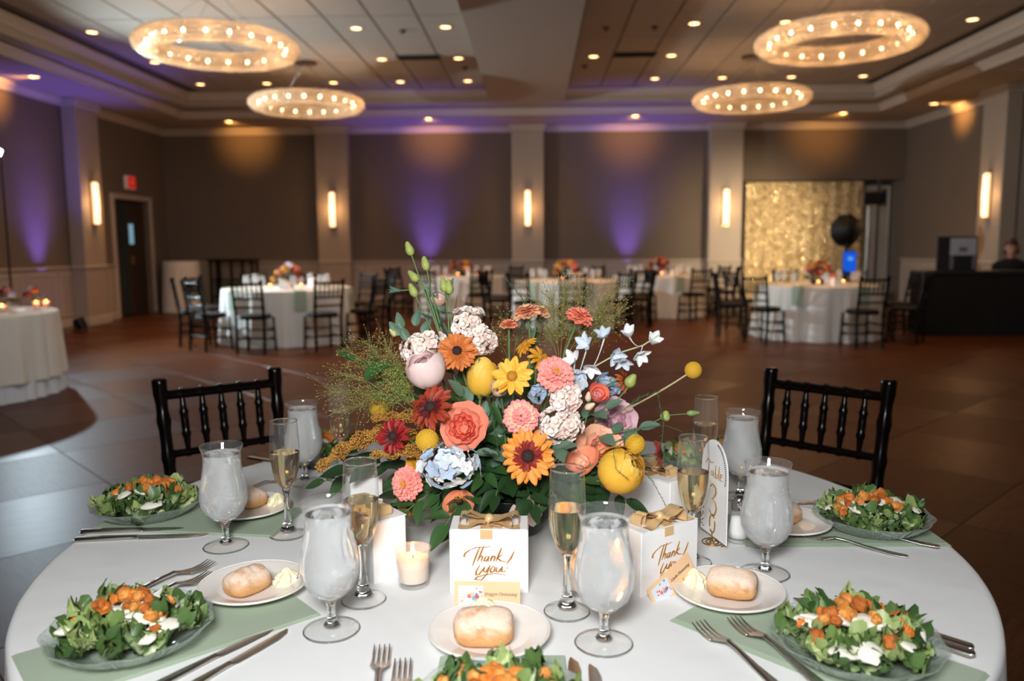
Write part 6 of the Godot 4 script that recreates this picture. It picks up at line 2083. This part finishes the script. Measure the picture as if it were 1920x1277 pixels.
	fern("fern tendril arching over towards the farthest flute", [L(1140, 790, 0.08), L(1200, 745, 0.08), L(1232, 735, 0.08), L(1245, 790, 0.08), L(1240, 840, 0.08)], 0.014, 110, fernm)
	fern("thin tendril crossing the yellow ranunculus", [L(1200, 800, 0.2), L(1150, 845, 0.22), L(1155, 880, 0.23), L(1180, 900, 0.22)], 0.006, 40, fernm)
	fern("thin tendril reaching past the pod towards the flute", [L(1150, 810, 0.08), L(1210, 800, 0.08), L(1250, 798, 0.08), L(1280, 810, 0.08)], 0.005, 40, fernm)
	fern("wispy fern in the dark gap under the sunflower", [Vector3(0, 0.1, 0.05), L(935, 850, 0.14), L(925, 790, 0.14), L(915, 740, 0.1)], 0.018, 90, fernm)
	fern("wispy fern between the pink zinnias", [Vector3(0, 0.1, 0.05), L(1010, 800, 0.08), L(1020, 750, 0.06), L(1010, 690, 0.04)], 0.018, 90, fernm)
	# leaves
	var low = "dark green leaf sprigs round the bowl"
	var dk = [[760, 960, 0.16, "by the yellow marigold"], [700, 965, 0.13, "behind the blank white box"], [880, 1000, 0.18, "hanging between candle and middle box"], [835, 985, 0.20, "hanging below the peach tulip"], [930, 930, 0.18, "above the middle box, under the rudbeckia"], [1000, 950, 0.19, "behind the bow of the middle box"], [1060, 960, 0.17, "behind the middle champagne flute"], [1110, 950, 0.14, "behind the nearest goblet"], [1180, 940, 0.12, "below the yellow ranunculus"], [900, 900, 0.16, "under the pale blue cluster"], [960, 900, 0.15, "in the dark centre under the orange rudbeckia"], [1040, 905, 0.15, "beside the orange rudbeckia"], [820, 930, 0.14, "between zinnia and peach tulip"], [880, 850, 0.10, "beside the coral rose"], [650, 880, 0.04, "under the tip of the ochre plume"], [600, 905, -0.06, "lying out towards the far goblet"]]
	for k in dk.size():
		var d = dk[k]
		var tip = L(d[0], d[1], d[2])
		tip.y = maxf(tip.y, 0.012)
		var rootp = Vector3(tip.x * 0.3, 0.10, tip.z * 0.3)
		var midp = rootp.lerp(tip, 0.55) + Vector3(0, 0.035, 0)
		sprig("dark green leafy sprig " + d[3], [rootp, midp, tip], 0.062, 0.027, dark if k % 3 else mid, 9, "foliage", 0.4, low)
	for d in [[1065, 838, 0.15, "beside the blush stock cluster"], [1210, 800, 0.06, "pointing outwards under the long-stemmed button"], [920, 850, 0.16, "over the coral rose"], [1145, 760, 0.05, "under the rust daisy"], [905, 690, 0.06, "between tulip and burnt-orange daisy"], [862, 735, 0.08, "below the pale rose"], [1010, 860, 0.12, "right of the orange rudbeckia"]]:
		var tip = L(d[0], d[1], d[2])
		sprig("grey-green leafy sprig " + d[3], [Vector3(tip.x * 0.3, 0.1, tip.z * 0.3), Vector3(tip.x * 0.55, lerpf(0.1, tip.y, 0.6) + 0.02, tip.z * 0.6), tip], 0.046, 0.026, blue_leaf, 7, "foliage", 0.25, "grey-green leaf sprigs")
	for d in [[698, 690, -0.01, "with one broad glossy leaf above the grass haze"], [652, 668, -0.02, "with dark tapering leaves at the outer edge"], [1100, 900, 0.12, "behind the champagne flute rim"], [940, 780, 0.10, "in the middle under the sunflower"], [880, 770, 0.08, "above the coral rose"], [1090, 790, 0.02, "behind the blush stock"], [990, 720, 0.0, "behind the sunflower"], [840, 690, 0.0, "behind the burnt-orange daisy"], [1000, 640, -0.05, "behind the yellow daisies"]]:
		var tip = L(d[0], d[1], d[2])
		sprig("mid-green leafy sprig " + d[3], [Vector3(tip.x * 0.25, 0.1, tip.z * 0.25), Vector3(tip.x * 0.55, lerpf(0.1, tip.y, 0.6) + 0.015, tip.z * 0.6), tip], 0.055, 0.024, mid, 7, "foliage", 0.3, "mid-green leaf sprigs")
	t = thing("glossy_leaf", "single broad glossy green leaf catching the flash", "leaf", bowl)
	a = leaf_shape(0.062, 0.040, 0.3, 0.5)
	part("blade", a, mat("glossy leaf", rgb(58, 104, 54), 0.18), t, Transform3D(Basis.from_euler(Vector3(0.5, 0.4, 0.9)), L(685, 712, 0.03)))
	a = Acc.new()
	a.tube([Vector3(-0.05, 0.12, 0), L(740, 750, 0.02), L(685, 712, 0.03)], 0.0012, 6)
	part("stem", a, green, t)
